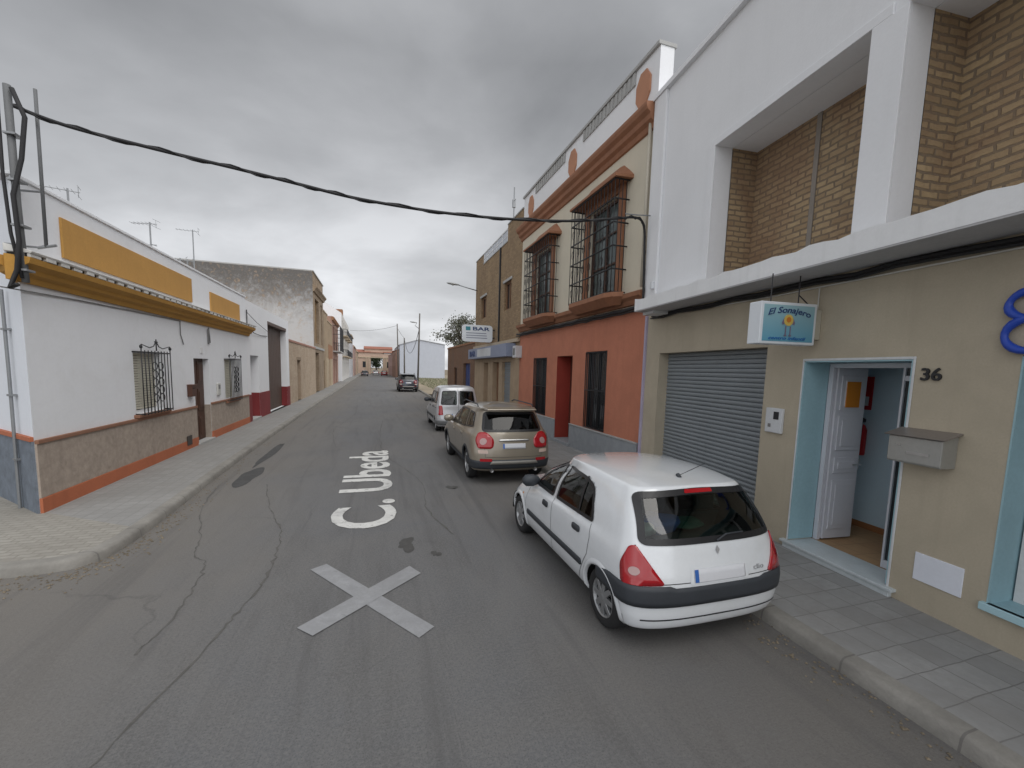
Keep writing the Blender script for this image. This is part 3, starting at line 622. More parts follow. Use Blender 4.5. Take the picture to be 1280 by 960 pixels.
# ================================================================== salmon house
h=House('salmon_house','two storey house, salmon below and cream above, with caged windows','house',(5.9,8.64),0,'R')
Y0=8.64
def y(a): return a-Y0
salm=M('salmon_paint',(.50,.19,.115),.8,var=.11,scale=1.5,streak=.18)
cream=M('cream_paint',(.62,.57,.46),.85,var=.05,streak=.2,streakcol=(.48,.44,.36))
orn=M('orange_brown_trim',(.31,.14,.075),.75,var=.15,scale=3,streak=.3)
WA=(y(10.27),y(11.5),.87,3.1,.2); DD=(y(12.4),y(13.62),.2,3.02,.55); WB=(y(14.55),y(15.9),.87,3.0,.2)
h.wall(0,9.06,0,4.1,[WA,DD,WB],salm,depth=9,top=False,name='lower_wall')
U2=(y(10.0),y(11.55),4.6,7.0,.15); U1=(y(14.4),y(15.95),4.6,6.9,.15)
h.wall(0,9.06,4.1,8.0,[U2,U1],cream,depth=9,top=False,name='upper_wall')
gp=M('grey_plinth',(.3,.32,.34),.6,var=.12,scale=4,fine=60)
h.box('plinth',gp,(0,y(12.4),0,.04,0,.83),(y(13.62),9.06,0,.04,0,.83)); h.box('plinth_cap',M('grey_stone'),(0,y(12.4),0,.06,.83,.87),(y(13.62),9.06,0,.06,.83,.87))
h.door(y(12.4),y(13.62),.2,3.02,-.5,woodred,(2,3),label='dark red panelled door')
rr=M('red_reveal',(.3,.04,.025),.7); sk=h.mb(); sk.box(y(13.6),y(13.619),-.5,0,.2,3.01); sk.build('door_reveal',rr,h.root)
for q in (WA,WB):
    w=h.window(q[0],q[1],q[2],q[3],-.15,M('dark_iron'),1,1,.05)
    h.grille(q[0]+.02,q[1]-.02,q[2]+.03,q[3]-.03,.01,12,(0,.5,1),scroll=False,parent=w)
h.box('doorstep',gp,(y(12.3),y(13.7),-.5,.1,.13,.22))
# ledge between floors with swellings under the windows
h.band('ledge',orn,0,9.06,[(0,4.12),(.06,4.14),(.12,4.24),(.2,4.3),(.22,4.4),(0,4.44)],bevel=.005)
for (a,b) in ((y(9.3),y(12.1)),(y(13.5),y(16.3))):
    n=h.mb(); pl=[(a,.2),(a+.15,.42),(a+.4,.52),(b-.4,.52),(b-.15,.42),(b,.2)]
    k=len(pl); bot=[(a+.2,.14),(a+.3,.25),(a+.5,.3),(b-.5,.3),(b-.3,.25),(b-.2,.14)]
    V=[(p[0],p[1],4.47) for p in pl]+[(p[0],p[1],4.36) for p in pl]+[(p[0],p[1],4.18) for p in bot]
    F=[tuple(range(k)),]+[(i,i+1,k+i+1,k+i) for i in range(k-1)]+[(k+i,k+i+1,2*k+i+1,2*k+i) for i in range(k-1)]+[tuple(range(3*k-1,2*k-1,-1)),(0,k,2*k,3*k-1,2*k-1,k-1)]
    n.add(V,F); n.build('balcony_ledge',orn,h.root,bevel=.004)
wc=h.mb(); pts=[(9.3*i/20-.1,.1+.02*math.sin(i*1.9),4.03+.02*math.sin(i*2.9)) for i in range(21)]; wc.tube(pts,.045,6); wc.tube([(p[0],p[1]+.05,p[2]-.08) for p in pts],.018,5); wc.build('cable_run',blackrub,h.root,smooth=True)
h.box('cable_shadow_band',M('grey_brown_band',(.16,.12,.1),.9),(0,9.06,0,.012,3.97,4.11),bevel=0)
for (u,a,b,zt) in ((U2,y(9.55),y(11.95),7.15),(U1,y(13.75),y(16.15),7.05)):
    w=h.window(u[0],u[1],u[2],u[3],-.13,wood,1,2,.07,M('curtained_glass',(.1,.13,.13),.15,var=.3,scale=2,bmp=0))
    f=h.mb(); f.box(u[0]-.28,u[0],0,.07,4.47,u[3]+.02); f.box(u[1],u[1]+.28,0,.07,4.47,u[3]+.02); f.box(u[0]-.28,u[1]+.28,0,.075,u[3]+.02,u[3]+.2); f.build('surround',orn,w,bevel=.008)
    g=h.mb(); d=.42
    for z in (4.5,5.05,5.6,6.15,6.7,zt):
        g.tube([(a,0.02,z),(a,d,z),(b,d,z),(b,.02,z)],.02,5)
    for i in range(15): s_=a+(b-a)*i/14; g.tube([(s_,d,4.47),(s_,d,zt)],.011,5)
    for i in range(1,4): 
        for s_ in (a,b): g.tube([(s_,d*i/4,4.47),(s_,d*i/4,zt)],.011,5)
    for z in (4.78,5.33,5.88,6.43):
        for i in range(0,14,2):
            c=a+(b-a)*(i+1)/14; g.tube([(c+.07*math.cos(t*PI/4),d+.01,z+.11*math.sin(t*PI/4)) for t in range(9)],.008,4)
    g.build('grille',darkmetal,w,smooth=True)
    hd=h.mb(); c=(a+b)/2
    V=[(a-.12,0,zt+.02),(a-.08,d+.05,zt+.02),(b+.08,d+.05,zt+.02),(b+.12,0,zt+.02),(a-.12,0,zt+.1),(a-.08,d+.05,zt+.08),(b+.08,d+.05,zt+.08),(b+.12,0,zt+.1),
       (a+.1,0,zt+.3),(a+.25,.2,zt+.25),(b-.25,.2,zt+.25),(b-.1,0,zt+.3),(a+.35,0.0,zt+.5),(a+.45,.06,zt+.48),(b-.45,.06,zt+.48),(b-.35,0,zt+.5)]
    F=[(0,1,2,3)]
    for L in (0,4,8): F+=[(L,L+1,L+5,L+4),(L+1,L+2,L+6,L+5),(L+2,L+3,L+7,L+6)]
    F+=[(12,13,14,15)]
    hd.add(V,F); hd.build('hood',orn,w,bevel=.004)
h.band('cornice',orn,-.02,9.15,[(0,7.9),(.05,7.92),(.08,8.02),(.16,8.08),(.18,8.18),(.26,8.25),(.29,8.33),(.29,8.4),(0,8.44)],bevel=.005)
h.wall(0,9.0,8.0,9.6,[],wht2,depth=.35,name='parapet')
h.box('parapet_cap',M('grey_stone'),(-.02,9.05,-.4,.06,9.6,9.68))
for k in range(18): pass
for c0,c1 in ((y(9.6),y(12.2)),(y(13.6),y(16.2))):
    bl=h.mb().box(c0-.05,c1+.05,.001,.02,9.3,9.58)
    for k in range(14): a=c0+(c1-c0)*k/13; bl.box(a-.05,a+.05,.0205,.04,9.3,9.58)
    bl.build('frieze',M('grey_stone'),h.root)
for c in (y(9.2),y(12.95),y(16.75)):
    poly=[(c+.3*math.cos(PI/8+k*PI/4),9.0+.42*math.sin(PI/8+k*PI/4)) for k in range(8)]
    h.mb().prism(poly,.0,.04).build('octagon_ornament',M('salmon_trim',(.45,.22,.13),.8),h.root,bevel=.006)
rf=h.mb(); rf.box(0,9.06,-9,-.35,7.9,8.05); rf.build('roof',M('grey_stone'),h.root)
# air conditioner
ac=thing_boxes('junction_cabinet','small white wall cabinet between the salmon wall and the brick bar','cabinet',(5.9,17.8,3.05),-PI/2,
  [('case',M('white_trim'),[(0,.4,-.3,-.001,0,.5)],.01),('vent',M('grey_plastic'),[(.06,.34,-.304,-.3005,.1,.4)],0)])
h.box('meter_box',M('white_trim'),(y(9.5),y(9.8),0,.06,1.2,1.6)) if False else None
dp=h.mb(); dp.tube([(.12,.07,8.1),(.12,.07,4.5)],.04,8); dp.build('downpipe',M('cream_pipe',(.5,.46,.38),.6,bmp=0),h.root,smooth=True)
# ================================================================== brick bar building
h=House('brick_bar_building','two storey yellow brick building with roof railing and bar fascia','building',(5.9,17.72),0,'R'); Y0=17.72
ybr=BR('yellow_brick',(.42,.29,.16),(.27,.18,.1),(.25,.2,.14),.26,.085,.012,stain=.3,staincol=(.16,.1,.06))
Wa=(y(19.2),y(20.3),5.35,6.65,.2); Wb=(y(23.9),y(25.1),5.45,6.65,.2)
ops=[(y(19),y(20.4),.15,2.9,.2),(y(21),y(22.2),.2,2.9,.3),(y(23.2),y(24.2),.2,2.9,.3)]
h.wall(0,8.9,0,3.1,ops,M('tan_tile_wall',(.4,.3,.2),.7,var=.15,scale=2),depth=9,top=False,name='lower_wall')
h.wall(0,8.9,3.1,8.5,[Wa,Wb],ybr,depth=9,name='upper_wall')
h.wall(0,y(19.95),8.5,9.25,[],ybr,depth=.25,name='parapet'); h.wall(y(24.7),8.9,8.5,9.05,[],ybr,depth=.25,name='parapet')
h.box('coping',M('grey_stone'),(0,y(19.95),-.28,.03,9.25,9.31),(y(24.7),8.93,-.28,.03,9.05,9.1),(y(19.95),y(24.7),-.28,.03,8.5,8.55))
r=h.mb()
for k in range(6): a=y(19.98)+(4.7)*k/5; r.box(a-.03,a+.03,-.06,0,8.55,9.12)
r.box(y(19.95),y(24.7),-.06,0,9.08,9.14); r.box(y(19.95),y(24.7),-.05,-.01,8.8,8.84); r.build('roof_railing',M('white_frame'),h.root)
h.box('railing_panel',M('pale_glass_panel',(.42,.45,.5),.3),(y(19.98),y(24.67),-.04,-.02,8.6,9.07),bevel=0)
for q in (Wa,Wb):
    h.window(q[0],q[1],q[2],q[3],-.15,M('brown_wood_light',(.2,.1,.05),.6),1,0,.08); h.box('lintel',M('grey_stone'),(q[0]-.15,q[1]+.15,0,.05,q[3],q[3]+.12))
h.door(y(21),y(22.2),.2,2.9,-.25,M('brown_wood_light'),(2,3),False); h.door(y(23.2),y(24.2),.2,2.9,-.25,M('brown_wood_light'),(1,3),False)
gs=h.mb()
for k in range(24): z=.15+k*2.75/24; gs.box(y(19)+.02,y(20.4)-.02,-.18,-.15+.02*(k%2),z,z+2.75/24-.01)
gs.build('roller_shutter',M('grey_shutter'),h.root)
h.box('drain_pipe',M('dark_iron'),(y(21.0),y(21.08),0,.08,3.8,8.5))
fs=h.box('fascia',M('fascia_blue_grey',(.25,.29,.4),.5,var=.08),(y(18.3),y(26.5),0,.45,3.12,3.7))
me=textmesh('BAR',1.5,.34,.02,.03); xform(me,lambda X,Yy,Z:(-y(26.0)+X,-(.46+Z),3.24+Yy)); link('lettering',me,M('sign_ink'),fs)
h.box('fascia_light',M('white_trim'),(y(21),y(24),.451,.456,3.2,3.62),parent=fs,bevel=0)
h.box('ledge',M('pale_sand'),(0,8.9,0,.12,3.75,3.9))
ms=empty('roof_mast',(5.9,19.75,0),0,'tall thin roof mast at the corner of the yellow brick building','mast')
MB().tube([(0.2,0,8.5),(.2,0,10.9)],.03,6).build('tube',greymetal,ms); MB().box(.13,.27,-.05,.05,10.0,10.35).tube([(.2,-.25,10.3),(.2,.25,10.3)],.012,5).build('aerial',greymetal,ms)
# projecting bar sign
sb=empty('projecting_sign',(5.88,22,3.92),0,'white rounded double sided sign projecting from the yellow brick building','sign')
def rrect(x0,x1,z0,z1,r,n=5):
    P=[]
    for cx,cz,a0 in ((x1-r,z1-r,0),(x0+r,z1-r,90),(x0+r,z0+r,180),(x1-r,z0+r,270)):
        for k in range(n+1): a=math.radians(a0+90*k/n); P.append((cx+r*math.cos(a),cz+r*math.sin(a)))
    return P
MB().prism(rrect(-1.7,-.1,0,.86,.16),-.07,.07).build('box',M('lightbox_white'),sb,bevel=.008)
MB().box(-.1,.02,-.03,.03,.2,.26).box(-.1,.02,-.03,.03,.6,.66).build('bracket',M('dark_iron'),sb)
for t,x0,w_,hh,z,mt in (('LA ESQUINA',-1.2,1.0,.17,.58,'sign_ink'),('BAR CAFETERIA',-1.55,1.3,.14,.34,'sign_ink'),('TAPAS',-1.25,.7,.12,.12,'sign_ink')):
    if t!='BAR CAFETERIA': continue
    me=textmesh('BAR',.9,.18,.006,.02); xform(me,lambda X,Yy,Z:(-1.15+X,-.075-Z,.58+Yy)); link('lettering',me,M(mt),sb)
for z in (.42,.3,.18): MB().box(-1.5,-.35-.2*z,-.074,-.0705,z,z+.045).build('text_line',M('grey_line',(.3,.32,.4),.6,bmp=0),sb)
MB().box(-1.52,-1.28,-.074,-.0705,.57,.76).build('emblem',M('teal_mark',(.05,.25,.3),.5,bmp=0),sb)
# wall lamp
def lamp_head(r,p,d,mat=greymetal):
    pass
wl=empty('wall_lamp',(5.9,26.3,7.3),0,'street lamp on a short arm from the corner of the yellow brick building','street lamp','street lamps on the right side')
MB().tube([(0,0,0),(-.4,0,.08),(-1.15,0,.24)],.03,6).build('arm',greymetal,wl,smooth=True)
def head(x,z): 
    m=MB(); V=[];ns=8;rows=[(0,.03,.03),(.15,.09,.06),(.4,.14,.09),(.65,.12,.07),(.78,.03,.02)]
    for (q,ww,hh) in rows:
        for k in range(ns): a=2*PI*k/ns; V.append((x-q,ww*math.cos(a),z+.03+hh*math.sin(a)*(1 if math.sin(a)>0 else .8)+q*.08))
    m.add(V,[(i*ns+k,i*ns+(k+1)%ns,(i+1)*ns+(k+1)%ns,(i+1)*ns+k) for i in range(len(rows)-1) for k in range(ns)]+[tuple(range(ns)),tuple(range(len(rows)*ns-1,(len(rows)-1)*ns-1,-1))]); return m
head(-1.1,.22).build('lamp_head',M('lamp_grey',(.35,.36,.36),.4,.2),wl,smooth=True)
MB().lathe([(.1,0),(.1,-.03),(.001,-.07)],'z',10,(-1.5,0,.25)).build('lens',M('lamp_lens',(.6,.6,.55),.2,bmp=0),wl,smooth=True)
# ================================================================== low brick shed, lot, warehouse
h=House('low_brick_shed','low brown brick building with blue door next to the empty lot','building',(5.9,26.65),0,'R'); Y0=26.65
rbr=BR('brown_brick',(.26,.14,.08),(.2,.1,.06),(.22,.16,.11),.26,.085,.012,stain=.35)
h.wall(0,10.8,0,4.15,[(y(28),y(30.4),.13,2.9,.25),(y(33),y(34.2),1.0,2.6,.2)],rbr,depth=8)
h.door(y(28),y(30.4),.13,2.9,-.2,M('deep_blue_door',(.03,.06,.2),.5),(2,3),False); h.window(y(33),y(34.2),1.0,2.6,-.15)
h.box('coping',M('brown_render'),(0,10.8,-.3,.05,4.15,4.28))
wr=empty('warehouse',(10.5,105,0),0,'big plain white gabled warehouse wall beyond the green lot','warehouse')
m=MB(); P=[(-5.3,0),(-5.3,7.9),(-1.0,9.2),(5.3,8.3),(5.3,0)]; m.prism(P,0,30); m.build('wall',M('warehouse_white',(.47,.5,.56),.85,var=.04,streak=.15),wr)
m=MB(); m.add([(-5.5,-.2,7.85),(-1,-.2,9.25),(-1,30.2,9.25),(-5.5,30.2,7.85),(-1,-.2,9.25),(5.5,-.2,8.3),(5.5,30.2,8.3),(-1,30.2,9.25)],[(0,1,2,3),(4,5,6,7)])
o=m.build('roof',M('roof_sheet',(.4,.42,.45),.6),wr); md=o.modifiers.new('s','SOLIDIFY'); md.thickness=.08; md.offset=1
for i,(nm,lb,Y_,Ln,H_,col,X_) in enumerate((('brown_house','small brown house at the far right, behind the leaning poles',108,16,6.6,(.33,.2,.15),4.35),
     ('rose_house','rose coloured last house on the right before the end building',126,26,6.2,(.45,.3,.27),4.2))):
    h=House(nm,lb,'house',(X_,Y_),-1.0,'R')
    ops=[(s,s+1.2,z,z+1.9,.2) for s in range(2,Ln-2,4) for z in (.9,3.8)]
    h.wall(0,Ln,0,H_,ops,M(nm+'_render',col,.85,var=.1,streak=.3),depth=9)
    for o in ops: h.window(o[0],o[1],o[2],o[3],-.15,wood,1,0)
    h.mb().extr([(.2,H_),(-4.5,H_+1.2),(-9,H_)],-.1,Ln+.1).build('roof',tile,h.root)
# poles
def pole(x,yy,ht,lean,label,lamp=None,r=.11):
    p=empty('street_pole',(x,yy,0),0,label,'pole','poles along the right kerb')
    MB().tube([(0,0,0),(lean*.5,0,ht*.5),(lean,0,ht)],[r,r*.85,r*.65],8).build('shaft',M('weathered_pole',(.12,.11,.1),.85,var=.15),p,smooth=True)
    if lamp:
        MB().tube([(lean*.9,0,ht*.8),(lean*.9-.5,0,ht*.84),(lamp+1.1,0,ht*.875)],.035,6).build('arm',greymetal,p,smooth=True)
        head(lamp+1.1,ht*.875).build('lamp_head',M('lamp_grey'),p,smooth=True)
    return p
pole(4.45,50,8.6,.2,'nearest dark pole with a lamp arm over the street',-1.2)
pole(3.75,80,10.2,-.25,'thin leftmost leaning pole at the kerb',None,.13)
pole(4.9,82,7.9,-.05,'short middle pole between the lamp pole and the leaning pole',None,.15)
pole(13.4,60,8.9,0,'thin pole standing in front of the sparse tree')
wi=MB(); 
def sag(a,b,s,n=14): return [tuple(Vector(a).lerp(Vector(b),i/n)+Vector((0,0,-4*s*(i/n)*(1-i/n)))) for i in range(n+1)]
wi.tube(sag((4.6,50,6.9),(4.9,82,7.6),2.6),.03,4); wi.tube(sag((4.9,82,7.8),(3.5,80,9.5),.1),.03,4); wi.tube(sag((3.5,80,9.9),(-4.9,90,9.4),.4),.02,4)
tag(wi.build('pole_wire',blackrub,smooth=True),'thin dark wires drooping between the far poles','wire')
# ================================================================== cable across the street
P2=[(-4.87,8.2,6.0),(-4.23,8.2,5.83),(-3.13,8.2,5.69),(-2.07,8.2,5.58),(-1.2,8.2,5.48),(-.26,8.2,5.38),(1.1,8.25,5.36),(2.5,8.3,5.43),(3.85,8.35,5.58),(4.9,8.4,5.78),(5.3,8.45,5.87),(5.55,8.5,5.86),(5.68,8.55,5.7),(5.72,8.57,5.4),(5.74,8.57,5.0),(5.76,8.57,4.5),(5.75,8.55,4.15)]
def smooth_path(P,n=8):
    out=[];P=[Vector(p) for p in P]
    for i in range(len(P)-1):
        a,b,c,d=P[max(i-1,0)],P[i],P[i+1],P[min(i+2,len(P)-1)]
        for k in range(n):
            t=k/n; out.append(tuple(.5*((2*b)+(c-a)*t+(2*a-5*b+4*c-d)*t*t+(3*b-a-3*c+d)*t**3)))
    out.append(tuple(P[-1])); return out
cr=empty('overhead_cable',(0,8.2,5.3),0,'thick black cable bundle hanging across the street from house to house','cable')
SP=[(a[0],a[1]-8.2,a[2]-5.3) for a in smooth_path(P2)]
cc=MB(); cc.tube(SP,.026,7); cc.build('main_cable',blackrub,cr,smooth=True)
c2=MB(); c2.tube([(p[0]+.0,p[1]+.034*math.cos(i*.9),p[2]+.034*math.sin(i*.9)) for i,p in enumerate(SP)],.012,5); c2.build('twisted_wire',blackrub,cr,smooth=True)
c3=MB(); c3.tube([(5.1,.2,.6),(5.4,.25,.63),(5.78,.3,.68)],.014,5); c3.build('end_hook',greymetal,cr)
# ================================================================== GROUND
def poly_sheet(name,pts,z,mat,kind='structure',bev=0):
    me=bpy.data.meshes.new(name); b=bmesh.new(); vs=[b.verts.new((x,yy,z)) for x,yy in pts]; f=b.faces.new(vs)
    if f.normal.z<0: f.normal_flip()
    bmesh.ops.triangulate(b,faces=b.faces[:]); b.to_mesh(me); b.free(); 
    o=link(name,me,mat); return tag(o,kind=kind)
def asphalt():
    m,nt,b=nodes('asphalt'); v=coord(nt)
    big=noise(nt,v,.35,6,.65,.6); mid=noise(nt,mapping(nt,v,(1,.35,1)),1.6,6,.7,.4); fine=noise(nt,v,38,5,.8); sp=noise(nt,v,75,3,.8)
    c=mixc(nt,ramp(nt,big,[(.3,0.),(.7,1.)]),(.105,.111,.122),(.145,.14,.133))
    c=mixc(nt,ramp(nt,mid,[(.46,0.),(.72,.65)]),c,(.078,.076,.075))
    c=mixc(nt,ramp(nt,fine,[(.4,.0),(.66,.75)]),c,(.185,.183,.18))
    c=mixc(nt,ramp(nt,sp,[(.52,.0),(.68,.7)]),c,(.045,.045,.048))
    sx=nt.nodes.new('ShaderNodeSeparateXYZ'); nt.links.new(v,sx.inputs[0])
    wob=noise(nt,mapping(nt,v,(.6,.25,1)),1.0,5,.6)
    ax=nt.nodes.new('ShaderNodeMath'); ax.operation='MULTIPLY_ADD'; nt.links.new(wob,ax.inputs[0]); ax.inputs[1].default_value=2.4; nt.links.new(sx.outputs[0],ax.inputs[2])
    mr_=nt.nodes.new('ShaderNodeMapRange'); nt.links.new(ax.outputs[0],mr_.inputs[0]); mr_.inputs[1].default_value=-2.6; mr_.inputs[2].default_value=.2; mr_.inputs[3].default_value=.75; mr_.inputs[4].default_value=0
    c=mixc(nt,mr_.outputs[0],c,(.165,.15,.13))
    mr2=nt.nodes.new('ShaderNodeMapRange'); nt.links.new(ax.outputs[0],mr2.inputs[0]); mr2.inputs[1].default_value=2.2; mr2.inputs[2].default_value=4.2; mr2.inputs[3].default_value=0; mr2.inputs[4].default_value=.5
    c=mixc(nt,mr2.outputs[0],c,(.155,.14,.122))
    tr=noise(nt,mapping(nt,v,(2.2,.12,1),(5,0,0)),1.4,6,.65,.6)
    c=mixc(nt,ramp(nt,tr,[(.53,0.),(.68,.5)]),c,(.085,.083,.084))
    # wandering cracks
    vo=nt.nodes.new('ShaderNodeTexVoronoi'); vo.feature='DISTANCE_TO_EDGE'; vo.inputs['Scale'].default_value=.42
    nn=nt.nodes.new('ShaderNodeTexNoise'); nn.inputs['Scale'].default_value=1.6; nn.inputs['Detail'].default_value=6; nt.links.new(v,nn.inputs['Vector'])
    va=nt.nodes.new('ShaderNodeVectorMath'); va.operation='MULTIPLY_ADD'; nt.links.new(nn.outputs['Color'],va.inputs[0]); va.inputs[1].default_value=(1.1,1.1,0); nt.links.new(v,va.inputs[2]); nt.links.new(va.outputs[0],vo.inputs['Vector'])
    cr=ramp(nt,vo.outputs['Distance'],[(0.0,1.),(.012,0.)])
    msk=ramp(nt,noise(nt,v,.5,2,.5),[(.52,0.),(.64,.3)])
    f=mixc(nt,1.,cr,msk,'MULTIPLY')
    c=mixc(nt,f,c,(.04,.04,.04))
    nt.links.new(c,b.inputs['Base Color']); b.inputs['Roughness'].default_value=.85
    bump(nt,b,fine,.012,.7); return m
asp=asphalt()
poly_sheet('ground',[(-900,-900),(900,-900),(900,900),(-900,900)],-.03,M('dry_earth',(.2,.16,.11),.95,var=.2,scale=.3,bmp=.02))
poly_sheet('road',[(-40,-30),(9,-30),(9,27),(4.6,27.5),(4.75,45),(4.9,90),(4.9,170),(-6,170),(-5.2,20),(-16,20),(-40,44)],0,asp)
def offs(P,d):
    out=[]
    for i in range(len(P)):
        a=Vector(P[max(i-1,0)]);b=Vector(P[min(i+1,len(P)-1)]); t=(b-a).normalized(); n=Vector((-t.y,t.x)); out.append((P[i][0]+n.x*d,P[i][1]+n.y*d))
    return out
def dens(P,n=5): return [(p[0],p[1]) for p in smooth_path([(a,b,0) for a,b in P],n)]
KL=dens([(-14,14.3),(-9,9.4),(-6.5,7.1),(-5.2,6.37),(-4.5,6.17),(-4.1,6.12),(-3.75,6.13),(-3.5,6.2),(-3.33,6.36),(-3.25,6.62),(-3.22,7.1),(-3.24,8.3),(-3.33,10.6),(-3.46,16.4),(-3.6,28),(-3.75,45),(-4.05,78),(-4.5,155)])
kmat=M('kerb_stone',(.23,.22,.2),.85,var=.2,scale=2.5,fine=30,bmp=.008,grime=.4,grimecol=(.12,.11,.1))
def kjoint():
    m=kmat; nt=m.node_tree; b=nt.nodes['Principled BSDF']; src=b.inputs['Base Color'].links[0].from_socket
    v=coord(nt); t=nt.nodes.new('ShaderNodeTexBrick'); nt.links.new(mapping(nt,v,(1,1,1),(25,0,0)),t.inputs['Vector']); t.inputs['Scale'].default_value=1; t.inputs['Brick Width'].default_value=100; t.inputs['Row Height'].default_value=.8; t.inputs['Mortar Size'].default_value=.009; t.offset=0
    c=mixc(nt,ramp(nt,t.outputs['Fac'],[(0,0.),(1,.6)]),src,(.10,.095,.09)); nt.links.new(c,b.inputs['Base Color'])
kjoint()
def kerb(name,K,side):
    rows=[(0,0),(.012*side,.09),(.035*side,.118),(.06*side,.126),(.17*side,.13)]
    L=[offs(K,d) for d,_ in rows]; m=MB(); n=len(K)
    for j,(d,z) in enumerate(rows): m.v+=[(p[0],p[1],z) for p in L[j]]
    for j in range(len(rows)-1):
        for i in range(n-1): m.f.append((j*n+i,j*n+i+1,(j+1)*n+i+1,(j+1)*n+i))
    return tag(m.build(name,kmat,None,smooth=True),kind='structure')
kerb('kerb',KL,1)
inn=offs(KL,.17); ci=[i for i,p in enumerate(inn) if p[1]<7.3 or p[0]<-5]; last=max(ci)
cob=BR('corner_paving_tiles',(.34,.325,.29),(.28,.265,.235),(.235,.22,.19),.2,.1,.012,stain=.35,staincol=(.2,.185,.16),bmp=.006,horiz=True)
conc=BR('pavement_concrete',(.30,.297,.288),(.265,.262,.252),(.22,.217,.208),.2,.2,.010,stain=.35,staincol=(.21,.2,.185),bmp=.003,horiz=True,off=0)
poly_sheet('corner_pavement',inn[:last+1]+[(-4.9,8.25),(-16,19.4)],.13,cob)
poly_sheet('pavement',inn[last:]+[(-6.5,155),(-5.3,60),(-5.1,28),(-4.95,8.3),(-4.9,8.25)],.13,conc)
KR=dens([(3.55,-14),(3.7,-4),(3.76,1.5),(3.8,4),(3.92,9),(4.05,14),(4.15,20),(4.25,30),(4.35,45),(4.5,90),(4.55,155)])
kerb('kerb',KR,-1)
rp=BR('right_pavement_tiles',(.35,.35,.345),(.27,.27,.265),(.17,.165,.16),.3,.3,.006,stain=.45,staincol=(.2,.19,.18),bmp=.004,horiz=True,off=0)
ir=offs(KR,-.17); poly_sheet('pavement',[p for p in ir if p[1]<38]+[(6.3,38),(6.3,9),(5.9,2),(5.5,-14)],.13,rp)
poly_sheet('lot_ground',[(p[0],p[1]) for p in ir if p[1]>=38]+[(60,155),(60,38)],.1,M('dirt_track',(.3,.25,.18),.95,var=.2,scale=.6,bmp=.02))
# tar patch, stains and drain on the road
def blob(name,cx,cy,rx,ry,z,mat,seed,n=28,rough=.18):
    R=random.Random(seed); ph=[R.random()*6 for _ in range(4)]
    pts=[]
    for k in range(n):
        a=2*PI*k/n; q=1+rough*(math.sin(2*a+ph[0])+.6*math.sin(3*a+ph[1])+.4*math.sin(5*a+ph[2])+.3*math.sin(7*a+ph[3]))*.6
        pts.append((cx+rx*q*math.cos(a),cy+ry*q*math.sin(a)))
    return poly_sheet(name,pts,z,mat)
dkasp=M('dark_tar_patch',(.06,.06,.06),.8,var=.25,scale=5,fine=60,bmp=.006)
blob('road_patch',-2.72,10.6,.2,.85,.004,dkasp,2,rough=.2); blob('road_patch',-2.85,13.3,.1,1.9,.004,dkasp,4,rough=.3)
stnm=M('oil_stain',(.065,.063,.06),.7,var=.3,scale=9,bmp=.002)
blob('road_stain',.39,6.0,.13,.2,.004,stnm,6,rough=.5); blob('road_stain',1.5,8.8,.1,.14,.004,stnm,7,rough=.5); blob('road_stain',.75,5.6,.06,.08,.004,stnm,9,rough=.5)
# meandering tar seams
R=random.Random(8)
for P in ([(-2.2,9.77),(-1.8,8.19),(-1.41,7.01),(-1.29,6.15),(-1.25,5.36),(-1.34,4.74),(-1.42,4.3),(-1.7,3.0)],[(-3.1,9.97),(-2.89,8.43),(-2.46,7.06),(-2.27,6.31),(-2.05,6.0),(-1.97,5.43),(-1.92,4.8),(-1.97,4.2)],
          [(.3,22),(.1,16),(.25,12.5),(.9,9.5),(.85,7.5),(1.1,6.2)],[(-1.2,14),(-1.6,18),(-1.1,24),(-1.4,34)]):
    Q=[(a+R.gauss(0,.012),b+R.gauss(0,.012)) for a,b in dens(P,9)]; w_=[.002+.008*abs(R.gauss(0,1)) for _ in Q]
    A=offs(Q,.01); m=MB(); n=len(Q); L=[(offs(Q,1)[i][0]-Q[i][0],offs(Q,1)[i][1]-Q[i][1]) for i in range(n)]
    m.v=[(Q[i][0]+L[i][0]*w_[i],Q[i][1]+L[i][1]*w_[i],.004) for i in range(n)]+[(Q[i][0]-L[i][0]*w_[i],Q[i][1]-L[i][1]*w_[i],.004) for i in range(n)]
    m.f=[(i,i+1,n+i+1,n+i) for i in range(n-1)]; tag(m.build('road_crack',M('crack_dark',(.1,.096,.09),.9,var=.3,scale=8)),kind='structure')
# map overlay text and cross, added on the road as if painted
pw=M('overlay_white',(.62,.62,.6),.75,var=.1,scale=5,fine=45,bmp=.01,grime=.5,grimecol=(.3,.3,.3)); pw2=M('overlay_grey',(.28,.285,.295),.8,var=.14,scale=6,fine=45,bmp=.01,grime=.45,grimecol=(.2,.2,.2))
for m_,lo,hi in ((pw,.56,.68),(pw2,.63,.75)):
    nt=m_.node_tree; v=coord(nt); wn=noise(nt,v,7,8,.75,.3); al=ramp(nt,wn,[(lo,1.),(hi,.15)]); nt.links.new(al,nt.nodes['Principled BSDF'].inputs['Alpha'])
me=textmesh('C. Ubeda',6.4,1.05,.004,.018); xform(me,lambda X,Yy,Z:(.31-Yy,6.77+X,.009+Z)); mk=link('overlay_lettering',me,pw); tag(mk,kind='structure'); mk['label']='white map overlay lettering running along the asphalt'
xm=MB(); xm.quad((-.79,5.5,.008),(-.62,5.62,.008),(.52,3.94,.008),(.36,3.8,.008)); xm.quad((.38,5.3,.011),(.5,5.07,.011),(-.58,4.08,.011),(-.74,4.25,.011))
tag(xm.build('overlay_cross',pw2,recalc=False),kind='structure')
for f in (): pass
